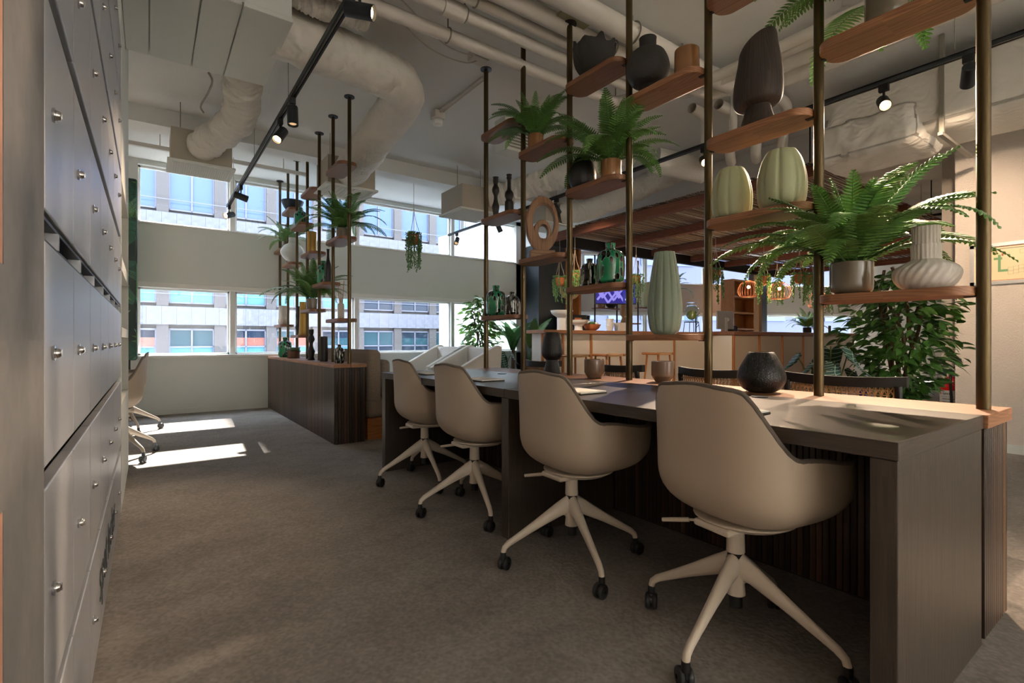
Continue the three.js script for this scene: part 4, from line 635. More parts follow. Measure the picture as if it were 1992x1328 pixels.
notebook('notebook with pen in front of the second chair', 1.66, -2.62, 0.05); notebook('notebook with pen in front of the third chair', 1.64, -1.76, 0.02); notebook('notebook half hidden behind the closest chair', 1.60, -0.98, 0.0); notebook('notebook in front of the farthest task chair', 1.66, -3.35, 0.0);
// on the divider
put('blue_bowl', 'dark blue bowl on the high divider shelf', 'bowl', vessel([[0.06, 0], [0.1, 0.03], [0.13, 0.09], [0.145, 0.135]], 0.008), SM({ color: 0x2b3a48, roughness: 0.5 }), QX, 2.744 + ST, -7.384);
put('frosted_vase', 'frosted white ball vase on the divider', 'vase', vessel([[0.06, 0], [0.065, 0.04], [0.11, 0.075], [0.155, 0.16], [0.11, 0.25], [0.055, 0.285], [0.05, 0.36]], 0.006), M.frost, QX, 2.015 + ST, -7.384);
put('glass_vase', 'green mottled vase high on the divider', 'vase', bottle(0.078, 0.25), M.greenGlass, QX, 2.44 + ST, -6.93);
put('gold_vase', 'tall golden cylinder vase on the divider', 'vase', vessel([[0.05, 0], [0.056, 0.01], [0.056, 0.25], [0.058, 0.26]], 0.006), M.gold, QX, 2.006 + ST, -6.37);
{ const g = vessel([[0.03, 0], [0.035, 0.1], [0.028, 0.2], [0.035, 0.3], [0.03, 0.38]], 0.005, 40), p = g.attributes.position; for (let i = 0; i < p.count; i++) { const y = p.getY(i); p.setX(i, p.getX(i) + 0.008 * Math.sin(y * 45)); } g.computeVertexNormals(); put('twisted_vase', 'thin twisted black vase on the low divider shelf', 'vase', g, M.black, QX, 1.035 + ST, -7.03); }
put('olive_vase', 'tall olive cylinder vase beside the twisted black one', 'vase', vessel([[0.07, 0], [0.058, 0.05], [0.05, 0.3], [0.052, 0.42]], 0.006), M.gold, QX, 1.035 + ST, -6.76);
put('ribbed_vase', 'slim ribbed grey vase on the divider by the window', 'vase', fluted([[0.8, 0], [1, 0.15], [0.95, 0.3], [0.75, 0.45], [0.8, 0.7], [0.82, 1]], 0.066, 0.28, 24, 0.06), M.whiteClay, QX, 1.195 + ST, -8.0);
put('glass_vase', 'rounded green glass bottle on the divider middle shelf', 'vase', bottle(0.075, 0.27), M.greenGlass, QX, 1.596 + ST, -5.88);
put('black_bottle', 'tall narrow black bottle vase on the divider', 'bottle', vessel([[0.03, 0], [0.034, 0.1], [0.032, 0.2], [0.016, 0.27], [0.014, 0.36], [0.02, 0.375]], 0.004, 28), M.black, QX, 1.596 + ST, -5.69);
{ const t = thing('reed_diffuser', 'pale reed diffuser bottle with wooden sticks', 'diffuser', [QX, 1.185 + ST, -5.23]); mesh('bottle', vessel([[0.03, 0], [0.032, 0.01], [0.032, 0.14], [0.02, 0.165], [0.018, 0.21]], 0.004, 24), M.whiteClay, t); for (let k = 0; k < 6; k++) mesh('stick', bar(V(0.006 * Math.cos(k), 0.02, 0.006 * Math.sin(k)), V(0.035 * Math.cos(k * 1.05), 0.40 - 0.01 * k, 0.035 * Math.sin(k * 1.05)), 0.002, 0.002, 5), M.teak, t); }
put('peach_vase', 'translucent peach vase at the window end of the divider top', 'vase', vessel([[0.055, 0], [0.068, 0.03], [0.065, 0.15], [0.035, 0.2], [0.03, 0.26], [0.038, 0.28]], 0.005), M.peach, 1.60, P2T, -7.9);
put('glass_vase', 'round green mottled vase on the divider top', 'vase', bottle(0.09, 0.27), M.greenGlass, 1.52, P2T, -7.45);
{ const t = thing('lidded_jar', 'round wooden jar with green glass rim on the divider top', 'jar', [1.52, P2T, -6.95]); mesh('body', vessel([[0.07, 0], [0.075, 0.005], [0.075, 0.075], [0.085, 0.08], [0.085, 0.095]], 0.008, 30, false), M.amberGlass, t); mesh('lid', lathe([[0.0001, 0.095], [0.08, 0.095], [0.078, 0.14], [0.0001, 0.14]], 30, false), PM({ color: 0x5f7d62, roughness: 0.15, transmission: 0.4, thickness: 0 }), t); }
put('candlestick', 'turned black candlestick on the divider top', 'candlestick', lathe([[0.0001, 0], ...scaleProf(candleP, 0.042, 0.36), [0.0001, 0.36]], 24), M.black, 1.55, P2T, -6.2);
put('ribbed_cylinder', 'dark ribbed cylinder vase on the divider top', 'vase', vessel([[0.035, 0], [0.042, 0.015], [0.042, 0.25], [0.034, 0.27]], 0.005, 28), M.black, 1.56, P2T, -5.71);
put('glass_vase', 'small black and white speckled vase at the aisle end of the divider', 'vase', bottle(0.05, 0.19), M.blackGlass, 1.56, P2T, -5.15);

// ---------- seating behind the desk ----------
function caneChair(label, x, z, ry, w = 0.5) {
  const t = thing('cane_chair', label, 'chair', [x, 0, z], ry, 'black cane chairs behind the desk');
  for (const s of [-1, 1]) { mesh('leg', tube([[0.02, 0, s * w * 0.46], [0.05, 0.25, s * w * 0.48], [-0.0, 0.5, s * w * 0.5], [-0.03, 0.78, s * w * 0.5]], 0.017, 20, 8), M.black, t); mesh('leg', bar(V(0.45, 0, s * w * 0.46), V(0.43, 0.44, s * w * 0.46), 0.015, 0.018), M.black, t); mesh('arm', rb(-0.03, 0.36, 0.63, 0.66, s * w * 0.5 - 0.02, s * w * 0.5 + 0.02, 0.01), M.black, t); }
  const top = []; const g = new THREE.BoxGeometry(0.035, 0.05, w + 0.06, 1, 1, 12), p = g.attributes.position; for (let i = 0; i < p.count; i++) { const q = p.getZ(i) / (w / 2); p.setX(i, p.getX(i) + 0.05 * q * q); p.setY(i, p.getY(i) + 0.008 * q * q); } g.computeVertexNormals(); top.push(g.translate(-0.06, 0.79, 0)); mesh('top_rail', top, M.black, t);
  mesh('lower_rail', bx(-0.055, -0.035, 0.46, 0.49, -w / 2, w / 2), M.black, t);
  const c = []; for (let i = -10; i <= 10; i++) { const q = i / 10, xx = -0.055 + 0.045 * q * q; c.push(bar(V(xx, 0.48, q * w * 0.46), V(xx, 0.77, q * w * 0.46), 0.0035, 0.0035, 5)); if (i < 10) { for (const d of [-1, 1]) for (let j = 0; j < 6; j++) { const y0 = 0.49 + j * 0.048; c.push(bar(V(xx, d > 0 ? y0 : y0 + 0.045, q * w * 0.46), V(xx, d > 0 ? y0 + 0.045 : y0, (q + 0.1) * w * 0.46), 0.0025, 0.0025, 4)); } } } for (let j = 0; j < 12; j++) c.push(bx(-0.05, -0.046, 0.49 + j * 0.024, 0.495 + j * 0.024, -w * 0.45, w * 0.45)); mesh('cane_back', c, M.oak, t);
  mesh('seat', rb(-0.02, 0.46, 0.42, 0.47, -w / 2, w / 2, 0.02), M.tweed, t);
}
caneChair('black framed cane chair behind the desk, nearest the windows', 2.86, -3.52, Math.PI * 0.0 , 0.44);
caneChair('black framed cane chair behind the left brown cup', 2.86, -2.62, 0.0, 0.44);
caneChair('black framed cane chair behind the right brown cup', 2.92, -1.86, 0.0, 0.44);
caneChair('black framed cane chair closest to the camera behind the belly vase', 2.95, -1.14, 0, 0.52);
{ // upholstered bench behind the divider
  const t = thing('bench_sofa', 'beige woven bench sofa on a wooden base behind the divider', 'sofa', [0, 0, 0]);
  mesh('backrest', rb(1.775, 1.92, 0.36, 0.905, -6.6, -4.93, 0.05, 'y', 4), M.fabric, t);
  mesh('seat_cushion', rb(1.775, 2.45, 0.22, 0.40, -6.6, -4.93, 0.04, 'y', 4), M.fabric, t);
  mesh('loose_cushion', rb(1.93, 2.05, 0.41, 0.80, -5.6, -5.0, 0.05, 'y', 4), M.tweed, t);
  mesh('base', [bx(1.78, 2.42, 0.0, 0.215, -6.58, -4.95, 'x')], M.teak, t);
}
function loungeChair(label, x, z, ry) {
  const t = thing('lounge_chair', label, 'armchair', [x, 0, z], ry, 'white lounge chairs');
  const s = new THREE.Shape(); s.moveTo(-0.36, 0.36); s.lineTo(0.36, 0.36); s.lineTo(0.40, 0.90); s.quadraticCurveTo(0.34, 0.93, 0.28, 0.90); s.lineTo(-0.36, 0.60); s.lineTo(-0.36, 0.36);
  for (const k of [-1, 1]) mesh('side_wing', extrude(s, 0.05, 0.012).translate(0, 0, k * 0.33 - 0.025), M.cream, t);
  mesh('back', rb(0.27, 0.39, 0.40, 0.90, -0.33, 0.33, 0.03, 'y', 3), M.cream, t); mesh('seat', rb(-0.34, 0.3, 0.34, 0.46, -0.31, 0.31, 0.04, 'y', 3), M.cream, t);
  for (const [a, b] of [[-1, -1], [-1, 1], [1, -1], [1, 1]]) mesh('leg', bar(V(a * 0.32, 0, b * 0.3), V(a * 0.28, 0.37, b * 0.28), 0.016, 0.022), M.oak, t);
}
loungeChair('white winged lounge chair partly behind its twin', 3.72, -7.3, 0.15); loungeChair('white winged lounge chair nearer the desk', 3.72, -6.35, 0.1);
{ const t = thing('side_table', 'round pale side table between the lounge chairs and the sofa', 'table', [2.85, 0, -6.3]); mesh('top', new THREE.CylinderGeometry(0.3, 0.3, 0.025, 36).translate(0, 0.5, 0), M.cream, t); mesh('stem', new THREE.CylinderGeometry(0.025, 0.025, 0.48, 16).translate(0, 0.25, 0), M.blackMetal, t); mesh('base', new THREE.CylinderGeometry(0.2, 0.21, 0.015, 32).translate(0, 0.008, 0), M.blackMetal, t); }

// ---------- pergola ----------
{
  const t = thing('reed_pergola', 'wooden pergola with reed matting over the bar', 'pergola');
  const X = [5.6, 6.9, 8.2, 9.5, 10.8, 12.1, 13.4], z0 = -6.55, z1 = -2.35;
  for (const x of X) mesh('beam', rb(x - 0.06, x + 0.06, 2.69, 2.81, z0, z1, 0.006, 'z'), M.redwood, t);
  mesh('edge_beam', [bx(5.5, 13.5, 2.63, 2.82, z0 - 0.08, z0)], M.blackMetal, t);
  const R = rng(8), a = [], b = []; for (let i = 0; i < 215; i++) { const z = z0 + (z1 - z0) * (i + 0.5 * R()) / 215; const k = bar(V(5.5, 2.822 + 0.01 * R(), z), V(13.5, 2.822 + 0.01 * R(), z + 0.1 * (R() - 0.5)), 0.0055, 0.0055, 5); (i % 2 ? a : b).push(k); }
  const m1 = mesh('reeds', a, SM({ color: 0x54443a, roughness: 0.9 }), t); m1.userData.kind = 'stuff'; const m2 = mesh('reeds_pale', b, SM({ color: 0xa8917c, roughness: 0.9 }), t); m2.userData.kind = 'stuff';
  const w = []; for (let i = 0; i < 34; i++) { const x = 5.6 + i * 0.235; w.push(bar(V(x, 2.838, z0), V(x + 0.05, 2.838, z1), 0.003, 0.003, 4)); } const m3 = mesh('binding', w, M.rope, t); m3.userData.kind = 'stuff';
  for (const x of [5.6, 9.5, 13.4]) for (const z of [z0 + 0.1, z1 - 0.1]) mesh('hanger', bar(V(x, 2.81, z), V(x, CE, z), 0.008, 0.008, 8), M.blackMetal, t);
}
// ---------- bar and reception ----------
{
  const t = thing('bar_counter', 'cream panelled bar counter with wooden top behind the stools', 'bar counter');
  mesh('top', rb(5.03, 9.64, 1.11, 1.17, -6.58, -6.12, 0.008, 'x'), M.walnut2, t);
  mesh('body', bx(5.1, 9.64, 0.0, 1.11, -6.52, -6.215), M.barPanel, t);
  const e = [5.06, 5.49, 6.13, 7.10, 8.41, 9.61];
  for (let i = 0; i + 1 < e.length; i++) mesh('panel', rb(e[i] + 0.025, e[i + 1] - 0.025, 0.08, 1.105, -6.215, -6.2, 0.004), M.barPanel, t);
  for (const x of e) mesh('batten', rb(x - 0.022, x + 0.022, 0.02, 1.108, -6.215, -6.185, 0.005), M.teak, t);
  mesh('plinth', bx(5.12, 9.6, 0, 0.08, -6.215, -6.21), M.black, t);
}
{
  const t = thing('reception_counter', 'long reception counter with tan panels and wooden fins', 'reception');
  mesh('top', rb(9.66, 15.8, 1.11, 1.19, -6.5, -5.68, 0.008, 'x'), M.walnut, t);
  mesh('body', bx(9.72, 15.75, 0, 1.11, -6.4, -5.745), M.panelWhite, t);
  for (let i = 0; i < 6; i++) { mesh('panel', rb(9.74 + i * 1.0, 10.7 + i * 1.0, 0.05, 1.105, -5.745, -5.73, 0.004), M.recPanel, t); mesh('fin', rb(9.70 + i, 9.735 + i, 0.02, 1.108, -5.745, -5.70, 0.004), M.teak, t); }
  mesh('end_panel', rb(9.70, 9.72, 0.03, 1.105, -6.38, -5.75, 0.004), M.frame, t);
}
function stool(label, x, z) {
  const t = thing('bar_stool', label, 'stool', [x, 0, z], 0, 'wooden bar stools'), h = 0.755;
  mesh('seat', (() => { const g = new THREE.BoxGeometry(0.42, 0.03, 0.3, 12, 1, 6), p = g.attributes.position; for (let i = 0; i < p.count; i++) { const q = p.getX(i) / 0.21; p.setY(i, p.getY(i) + 0.018 * q * q); } g.computeVertexNormals(); return g.translate(0, h, 0); })(), M.oak, t);
  for (const s of [-1, 1]) mesh('seat_rail', bar(V(s * 0.21, h + 0.012, -0.18), V(s * 0.21, h + 0.012, 0.18), 0.02), M.teak, t);
  for (const a of [-1, 1]) for (const b of [-1, 1]) mesh('leg', bar(V(a * 0.21, 0, b * 0.17), V(a * 0.16, h - 0.01, b * 0.12), 0.014, 0.018), M.teak, t);
  for (const b of [-1, 1]) mesh('stretcher', bar(V(-0.19, 0.22, b * 0.155), V(0.19, 0.22, b * 0.155), 0.011), M.teak, t);
  for (const a of [-1, 1]) mesh('stretcher', bar(V(a * 0.185, 0.3, -0.15), V(a * 0.185, 0.3, 0.15), 0.011), M.teak, t);
}
stool('wooden bar stool with woven seat, left one behind the goblet vase', 5.3, -5.75); stool('wooden bar stool with woven seat, middle of three', 6.02, -5.7); stool('wooden bar stool with woven seat, right of three', 7.35, -5.75);
// things on the bar
const BT = 1.17;
put('pedestal_bowl', 'tall white pedestal bowl at the left end of the bar', 'bowl', vessel([[0.09, 0], [0.08, 0.02], [0.08, 0.2], [0.09, 0.22], [0.16, 0.27], [0.19, 0.33]], 0.01), M.frame, 5.6, BT, -6.35);
put('pedestal_bowl', 'low white pedestal bowl on the bar', 'bowl', vessel([[0.08, 0], [0.07, 0.02], [0.075, 0.09], [0.15, 0.13], [0.18, 0.18]], 0.01), M.frame, 5.98, BT, -6.35);
{ const t = thing('fruit_bowl', 'terracotta bowl of wrapped snacks on the bar', 'bowl', [6.3, BT, -6.35]); mesh('bowl', vessel([[0.06, 0], [0.12, 0.04], [0.16, 0.11]], 0.008), M.terracotta, t); for (let k = 0; k < 7; k++) { const m = mesh('snack', new THREE.IcosahedronGeometry(0.05, 1), [M.frame, G.banana, M.frame][k % 3], t); m.position.set(Math.cos(k * 2.2) * 0.07, 0.12 + 0.012 * (k % 3), Math.sin(k * 2.2) * 0.07); m.scale.y = 0.6; } }
put('white_cup', 'stack of white cups on the bar', 'cups', join([vessel([[0.05, 0], [0.06, 0.05], [0.075, 0.1]], 0.005, 24), vessel([[0.05, 0.06], [0.06, 0.11], [0.075, 0.16]], 0.005, 24), vessel([[0.05, 0.12], [0.06, 0.17], [0.075, 0.22]], 0.005, 24)]), M.frame, 6.75, BT, -6.35);
put('menu_card', 'white folded card standing on the bar', 'card', join([bx(-0.1, 0.1, 0, 0.16, -0.002, 0.002).rotateX(0.25), bx(-0.1, 0.1, 0, 0.16, -0.002, 0.002).rotateX(-0.25).translate(0, 0, -0.08)]), M.paper, 7.05, BT + 0.001, -6.33);
{ const t = thing('coffee_machine', 'black coffee machine behind the white bowls', 'coffee machine', [6.95, 0.98, -7.45]); t.scale.setScalar(1.55); mesh('body', rb(-0.22, 0.22, 0, 0.2, -0.16, 0.14, 0.02), M.black, t); mesh('top', rb(-0.22, 0.1, 0.2, 0.34, -0.16, 0.1, 0.015), M.black, t); mesh('hopper', new THREE.CylinderGeometry(0.07, 0.05, 0.14, 20).translate(0.16, 0.27, 0), M.blackMetal, t); mesh('display', bx(-0.12, 0.0, 0.24, 0.3, 0.1, 0.104), M.copper, t); }
{ const t = thing('drink_dispenser', 'glass drink dispenser on a wire stand on the bar', 'dispenser', [9.2, BT, -6.35]); mesh('jar', vessel([[0.13, 0.22], [0.145, 0.24], [0.145, 0.48], [0.1, 0.53], [0.09, 0.56]], 0.006, 30), M.clear, t); mesh('fruit', new THREE.IcosahedronGeometry(0.1, 2).translate(0, 0.36, 0), SM({ color: 0x8f9a3a, roughness: 0.6 }), t); mesh('lid', new THREE.CylinderGeometry(0.1, 0.1, 0.06, 28).translate(0, 0.59, 0), M.clear, t); mesh('stand', [...[0, 1, 2, 3].map((k) => bar(V(Math.cos(k * 1.571 + 0.7) * 0.17, 0, Math.sin(k * 1.571 + 0.7) * 0.17), V(Math.cos(k * 1.571 + 0.7) * 0.14, 0.22, Math.sin(k * 1.571 + 0.7) * 0.14), 0.007)), new THREE.TorusGeometry(0.145, 0.007, 6, 30).rotateX(Math.PI / 2).translate(0, 0.215, 0)], M.blackMetal, t); }
{ const t = thing('computer_monitor', 'grey backed computer monitor on the reception counter', 'monitor', [10.05, 1.19, -6.1], 0.0); mesh('screen_back', rb(-0.31, 0.31, 0.05, 0.44, -0.03, 0, 0.012), M.screenGrey, t); mesh('emblem', new THREE.CircleGeometry(0.035, 24).translate(0.1, 0.26, 0.001), M.frame, t); mesh('stand', [bx(-0.05, 0.05, 0, 0.3, 0.01, 0.02), bx(-0.1, 0.1, 0, 0.008, -0.06, 0.1)], M.alu, t); }
put('desk_sign', 'small black card holder with a wooden block on the reception counter', 'sign', join([bx(-0.12, 0.12, 0, 0.02, -0.06, 0.06), bx(-0.06, 0.06, 0.02, 0.2, -0.01, 0.01)]), M.darkwood, 14.6, 1.19, -5.9);
{ const t = thing('back_counter', 'dark service counter behind the bar under the windows', 'counter'); mesh('body', bx(6.98 - 0.4, 9.6, 0, 0.94, -7.75, -7.2), M.black, t); mesh('top', rb(6.56, 9.62, 0.94, 0.98, -7.76, -7.18, 0.005, 'x'), M.walnut, t); }
// wooden shelf units and rack behind the bar
function bookcase(label, x0, x1, z0, z1, h, n) { const t = thing('bookcase', label, 'shelf'); mesh('side', bx(x0, x0 + 0.06, 0, h, z0, z1), M.teak, t); mesh('side', bx(x1 - 0.06, x1, 0, h, z0, z1), M.teak, t); mesh('back', bx(x0 + 0.06, x1 - 0.06, 0, h, z0, z0 + 0.02), M.teak, t); for (let i = 0; i <= n; i++) mesh('shelf_board', bx(x0 + 0.06, x1 - 0.06, i * (h - 0.04) / n, i * (h - 0.04) / n + 0.04, z0 + 0.02, z1), M.teak, t); }
bookcase('tall orange wood shelf unit beside the dark pier', 6.97, 7.42, -8.2, -7.8, 3.0, 6);
bookcase('orange wood shelf unit behind the reception counter', 12.3, 13.5, -7.6, -7.25, 2.6, 6);
struct('wall_divider', bx(13.5, 13.9, 0, 2.9, -7.5, -7.2), M.trimDark);
{ const t = thing('window_rack', 'thin metal rack with wooden shelves in front of the bar windows', 'rack'); for (const x of [8.03, 8.74, 9.47, 10.3, 11.0]) mesh('post', bar(V(x, 0, -8.0), V(x, 2.9, -8.0), 0.018), M.blackMetal, t); for (const [a, b, y] of [[8.03, 8.74, 1.70], [8.74, 9.47, 1.38], [9.47, 10.3, 1.76], [8.03, 8.74, 2.15], [8.74, 9.47, 2.0], [10.3, 11.0, 2.05]]) mesh('shelf_board', rb(a, b, y, y + 0.03, -8.1, -7.9, 0.005, 'x'), M.walnut, t); }
put('rack_cup', 'brown cup on the window rack behind the bar', 'cup', vessel([[0.06, 0], [0.08, 0.03], [0.08, 0.19]], 0.006, 24), M.brownGlaze, 8.24, 1.73, -8.0); put('rack_vase', 'dark round vase on the window rack behind the bar', 'vase', vessel([[0.06, 0], [0.13, 0.1], [0.1, 0.25], [0.06, 0.3]], 0.006, 24), M.charcoal, 8.55, 1.73, -8.0);
put('rack_goblet', 'tan goblet vase on the lower rack shelf', 'vase', vessel([[0.09, 0], [0.05, 0.12], [0.09, 0.2], [0.1, 0.3], [0.07, 0.5]], 0.006, 24), M.oak, 8.98, 1.41, -8.0); put('rack_fluted_vase', 'pale ribbed vase on the rack right of the screen', 'vase', fluted(gourdP, 0.16, 0.62, 12, 0.08), M.sage, 9.85, 1.79, -8.0);
fern('bright fern on the rack behind the tall sage vase', 10.65, 2.08, -8.0, 0.1, 0.14, M.terracotta, 22, 1.4, [G.string, G.fern2], 61);
{ // wall screen
  const c = document.createElement('canvas'); c.width = 512; c.height = 288; const x = c.getContext('2d'); x.fillStyle = '#1d1380'; x.fillRect(0, 0, 512, 288); x.fillStyle = '#8f86e0'; for (let k = 0; k < 9; k++) { x.save(); x.translate(40 + k * 36, 150 + (k % 3) * 30); x.rotate(k % 2 ? 0.7 : -0.6); x.fillRect(-16, -90, 26, 180); x.restore(); } x.fillStyle = '#2a2f8c'; x.fillRect(350, 0, 162, 288); x.fillStyle = '#e8e8ff'; x.beginPath(); x.arc(392, 240, 14, 0, 7); x.fill(); x.fillRect(415, 234, 70, 10); x.fillRect(410, 60, 80, 14); const q = new THREE.CanvasTexture(c); q.colorSpace = THREE.SRGBColorSpace;
  const t = thing('wall_screen', 'blue and violet screen hanging over the bar', 'screen', [7.45, 1.93, -6.85], -0.5); mesh('casing', rb(-0.42, 0.42, -0.22, 0.28, -0.03, 0, 0.01), M.black, t); const s = new THREE.PlaneGeometry(0.8, 0.46).translate(0, 0.03, 0.002); mesh('display', s, SM({ color: 0x111111, roughness: 0.3, emissive: 0xffffff, emissiveMap: q, emissiveIntensity: 0.55 }), t); mesh('mount', bar(V(0, 0.27, -0.02), V(0, 0.71, -0.02), 0.012), M.blackMetal, t);
}
// pendants
function pendant(label, x, y, z) {
  const t = thing('wire_pendant', label, 'pendant lamp', [x, y, z], 0, 'copper wire pendants'); const w = [];
  for (let k = 0; k < 22; k++) { const a = k / 22 * 6.2832, pts = [[0.03, 0.15], [0.12, 0.1], [0.17, 0.0], [0.165, -0.06], [0.13, -0.12]].map(([r, yy]) => [Math.cos(a) * r, yy, Math.sin(a) * r]); w.push(tube(pts, 0.0018, 16, 4)); }
  mesh('cage', w, M.copper, t); mesh('ring', new THREE.TorusGeometry(0.13, 0.007, 6, 40).rotateX(Math.PI / 2).translate(0, -0.12, 0), M.copper, t); mesh('collar', new THREE.TorusGeometry(0.03, 0.006, 6, 24).rotateX(Math.PI / 2).translate(0, 0.15, 0), M.copper, t);
  mesh('cord', bar(V(0, 0.1, 0), V(0, 2.69 - y, 0), 0.003, 0.003, 6), M.black, t); mesh('bulb', new THREE.SphereGeometry(0.028, 16, 12).translate(0, 0.04, 0), new THREE.MeshStandardMaterial({ color: 0x402a10, emissive: new THREE.Color().setRGB(1, 0.72, 0.4), emissiveIntensity: 3 }), t);
  const l = new THREE.PointLight(new THREE.Color().setRGB(1, 0.7, 0.4), 0.5, 0, 2); l.position.set(x, y + 0.04, z); l.castShadow = true; scene.add(l);
}
pendant('copper wire pendant lamp, left one over the reception', 8.2, 1.86, -4.56); pendant('copper wire pendant lamp, middle one over the reception', 8.2, 1.79, -4.05); pendant('copper wire pendant lamp behind the grey fern pot', 9.5, 1.70, -4.02);
const HG = 'trailing plants hung under the pergola';
for (const [x, z, y, l, s, lab] of [[5.6, -6.4, 2.0, 0.5, 11, 'trailing plant beside the round rattan lamp, left of two'], [5.6, -6.03, 2.04, 0.45, 12, 'trailing plant beside the round rattan lamp, right of two'], [6.9, -5.87, 2.07, 0.55, 13, 'trailing plant hanging left of the tall sage vase'], [6.9, -4.35, 2.0, 0.55, 14, 'trailing plant hanging right of the fifth pole'], [8.2, -4.3, 2.0, 0.55, 15, 'trailing plant right behind the left copper pendant'], [9.5, -4.73, 2.0, 0.45, 16, 'trailing plant above the middle copper pendant'], [8.2, -3.74, 1.97, 0.5, 17, 'trailing plant left of the sixth pole'], [8.2, -3.57, 1.94, 0.55, 18, 'trailing plant touching the sixth pole'], [8.2, -3.24, 1.7, 0.45, 19, 'trailing plant low under the shelf with the big fern']])
  hangingPlant(lab, x, z, 2.69, y, 0.09, l, 22, s, HG);
{ const t = thing('rattan_lamp', 'round woven rattan lamp at the left end of the bar', 'lamp', [5.92, 1.88, -6.5]); mesh('shade', join([...Array(9)].map((_, k) => new THREE.TorusGeometry(0.165, 0.012, 6, 36).scale(1, 1, 0.9).rotateY(k * 0.35))), M.oak, t); mesh('cord', bar(V(0, 0.16, 0), V(0, 0.925, 0), 0.004), M.rope, t); }
for (const [x, z, n] of [[10.6, -6.9, 'left'], [12.3, -6.6, 'right']]) single('timber_post', n + ' pale timber post behind the reception counter', 'post', rb(x - 0.07, x + 0.07, 0, 2.69, z - 0.07, z + 0.07, 0.01), M.oak);
{ const t = thing('coat_stand', 'black coat stand behind the reception monitor', 'coat stand', [10.75, 0, -7.3]); mesh('pole', [bar(V(0, 0, 0), V(0, 1.7, 0), 0.016), bar(V(0, 0.01, -0.2), V(0, 0.01, 0.2), 0.015), bar(V(-0.2, 0.01, 0), V(0.2, 0.01, 0), 0.015)], M.blackMetal, t); for (let k = 0; k < 6; k++) mesh('hook', bar(V(0, 1.3 + 0.07 * k, 0), V(0.12 * Math.cos(k * 2), 1.38 + 0.07 * k, 0.12 * Math.sin(k * 2)), 0.008), M.blackMetal, t); }
{ const t = thing('office_chair', 'black mesh office chair behind the reception counter', 'chair', [11.35, 0, -6.75]); const s = roundRect(0.48, 0.5, 0.06), h = new THREE.Path(roundRect(0.40, 0.42, 0.04).getPoints(8)); s.holes.push(h); mesh('back_frame', extrude(s, 0.03, 0.004).translate(0, 1.1, 0), M.black, t); mesh('mesh_back', bx(-0.2, 0.2, 0.9, 1.3, 0.01, 0.014), PM({ color: 0x30343a, roughness: 0.9, transmission: 0.4, thickness: 0 }), t); mesh('seat', rb(-0.24, 0.24, 0.45, 0.52, -0.48, 0, 0.03), M.black, t); mesh('post', [bar(V(0, 0, -0.22), V(0, 0.45, -0.22), 0.03), bar(V(0, 0.5, -0.05), V(0, 0.95, 0.02), 0.02), bar(V(-0.28, 0.03, -0.22), V(0.28, 0.03, -0.22), 0.02), bar(V(0, 0.03, -0.5), V(0, 0.03, 0.06), 0.02)], M.black, t); }
fern('airy palm like plant at the right end of the reception counter', 13.9, 1.19, -6.15, 0.1, 0.15, M.charcoal, 24, 1.3, [G.string, G.grass], 71);

// ---------- right wall ----------
{
  const c = document.createElement('canvas'); c.width = 640; c.height = 420; const x = c.getContext('2d'); x.fillStyle = '#e2cfa8'; x.fillRect(0, 0, 640, 420); x.strokeStyle = '#a03a2a'; x.lineWidth = 5; x.strokeRect(24, 20, 592, 380); x.strokeStyle = '#8f8a72'; x.lineWidth = 2; for (let k = 0; k < 7; k++) x.strokeRect(330 + k * 34, 70, 34, 44); for (let k = 0; k < 9; k++) { x.strokeRect(250 + k * 36, 262 - k * 8, 36, 34); x.strokeRect(250 + k * 36, 306 - k * 8, 36, 34); } x.fillStyle = '#6f9a6a'; x.fillRect(180, 110, 20, 190); x.fillRect(150, 140, 60, 26); x.fillRect(180, 280, 70, 26); x.fillStyle = '#a05a48'; x.fillRect(205, 96, 14, 30); x.fillStyle = '#555'; x.fillRect(190, 40, 190, 6); x.fillRect(470, 190, 30, 10); x.fillRect(452, 206, 64, 4);
  const q = new THREE.CanvasTexture(c); q.colorSpace = THREE.SRGBColorSpace;
  const t = thing('evacuation_plan', 'framed evacuation floor plan on the right wall', 'plan', [6.2, 1.69, -0.99], -Math.PI / 2);
  mesh('frame', [bx(-0.32, 0.32, 0.155, 0.185, 0, 0.02), bx(-0.32, 0.32, -0.185, -0.155, 0, 0.02), bx(-0.32, -0.29, -0.185, 0.185, 0, 0.02), bx(0.29, 0.32, -0.185, 0.185, 0, 0.02)], M.alu, t);
  mesh('sheet', new THREE.PlaneGeometry(0.6, 0.33).translate(0, 0, 0.008), SM({ map: q, roughness: 0.4 }), t);
}
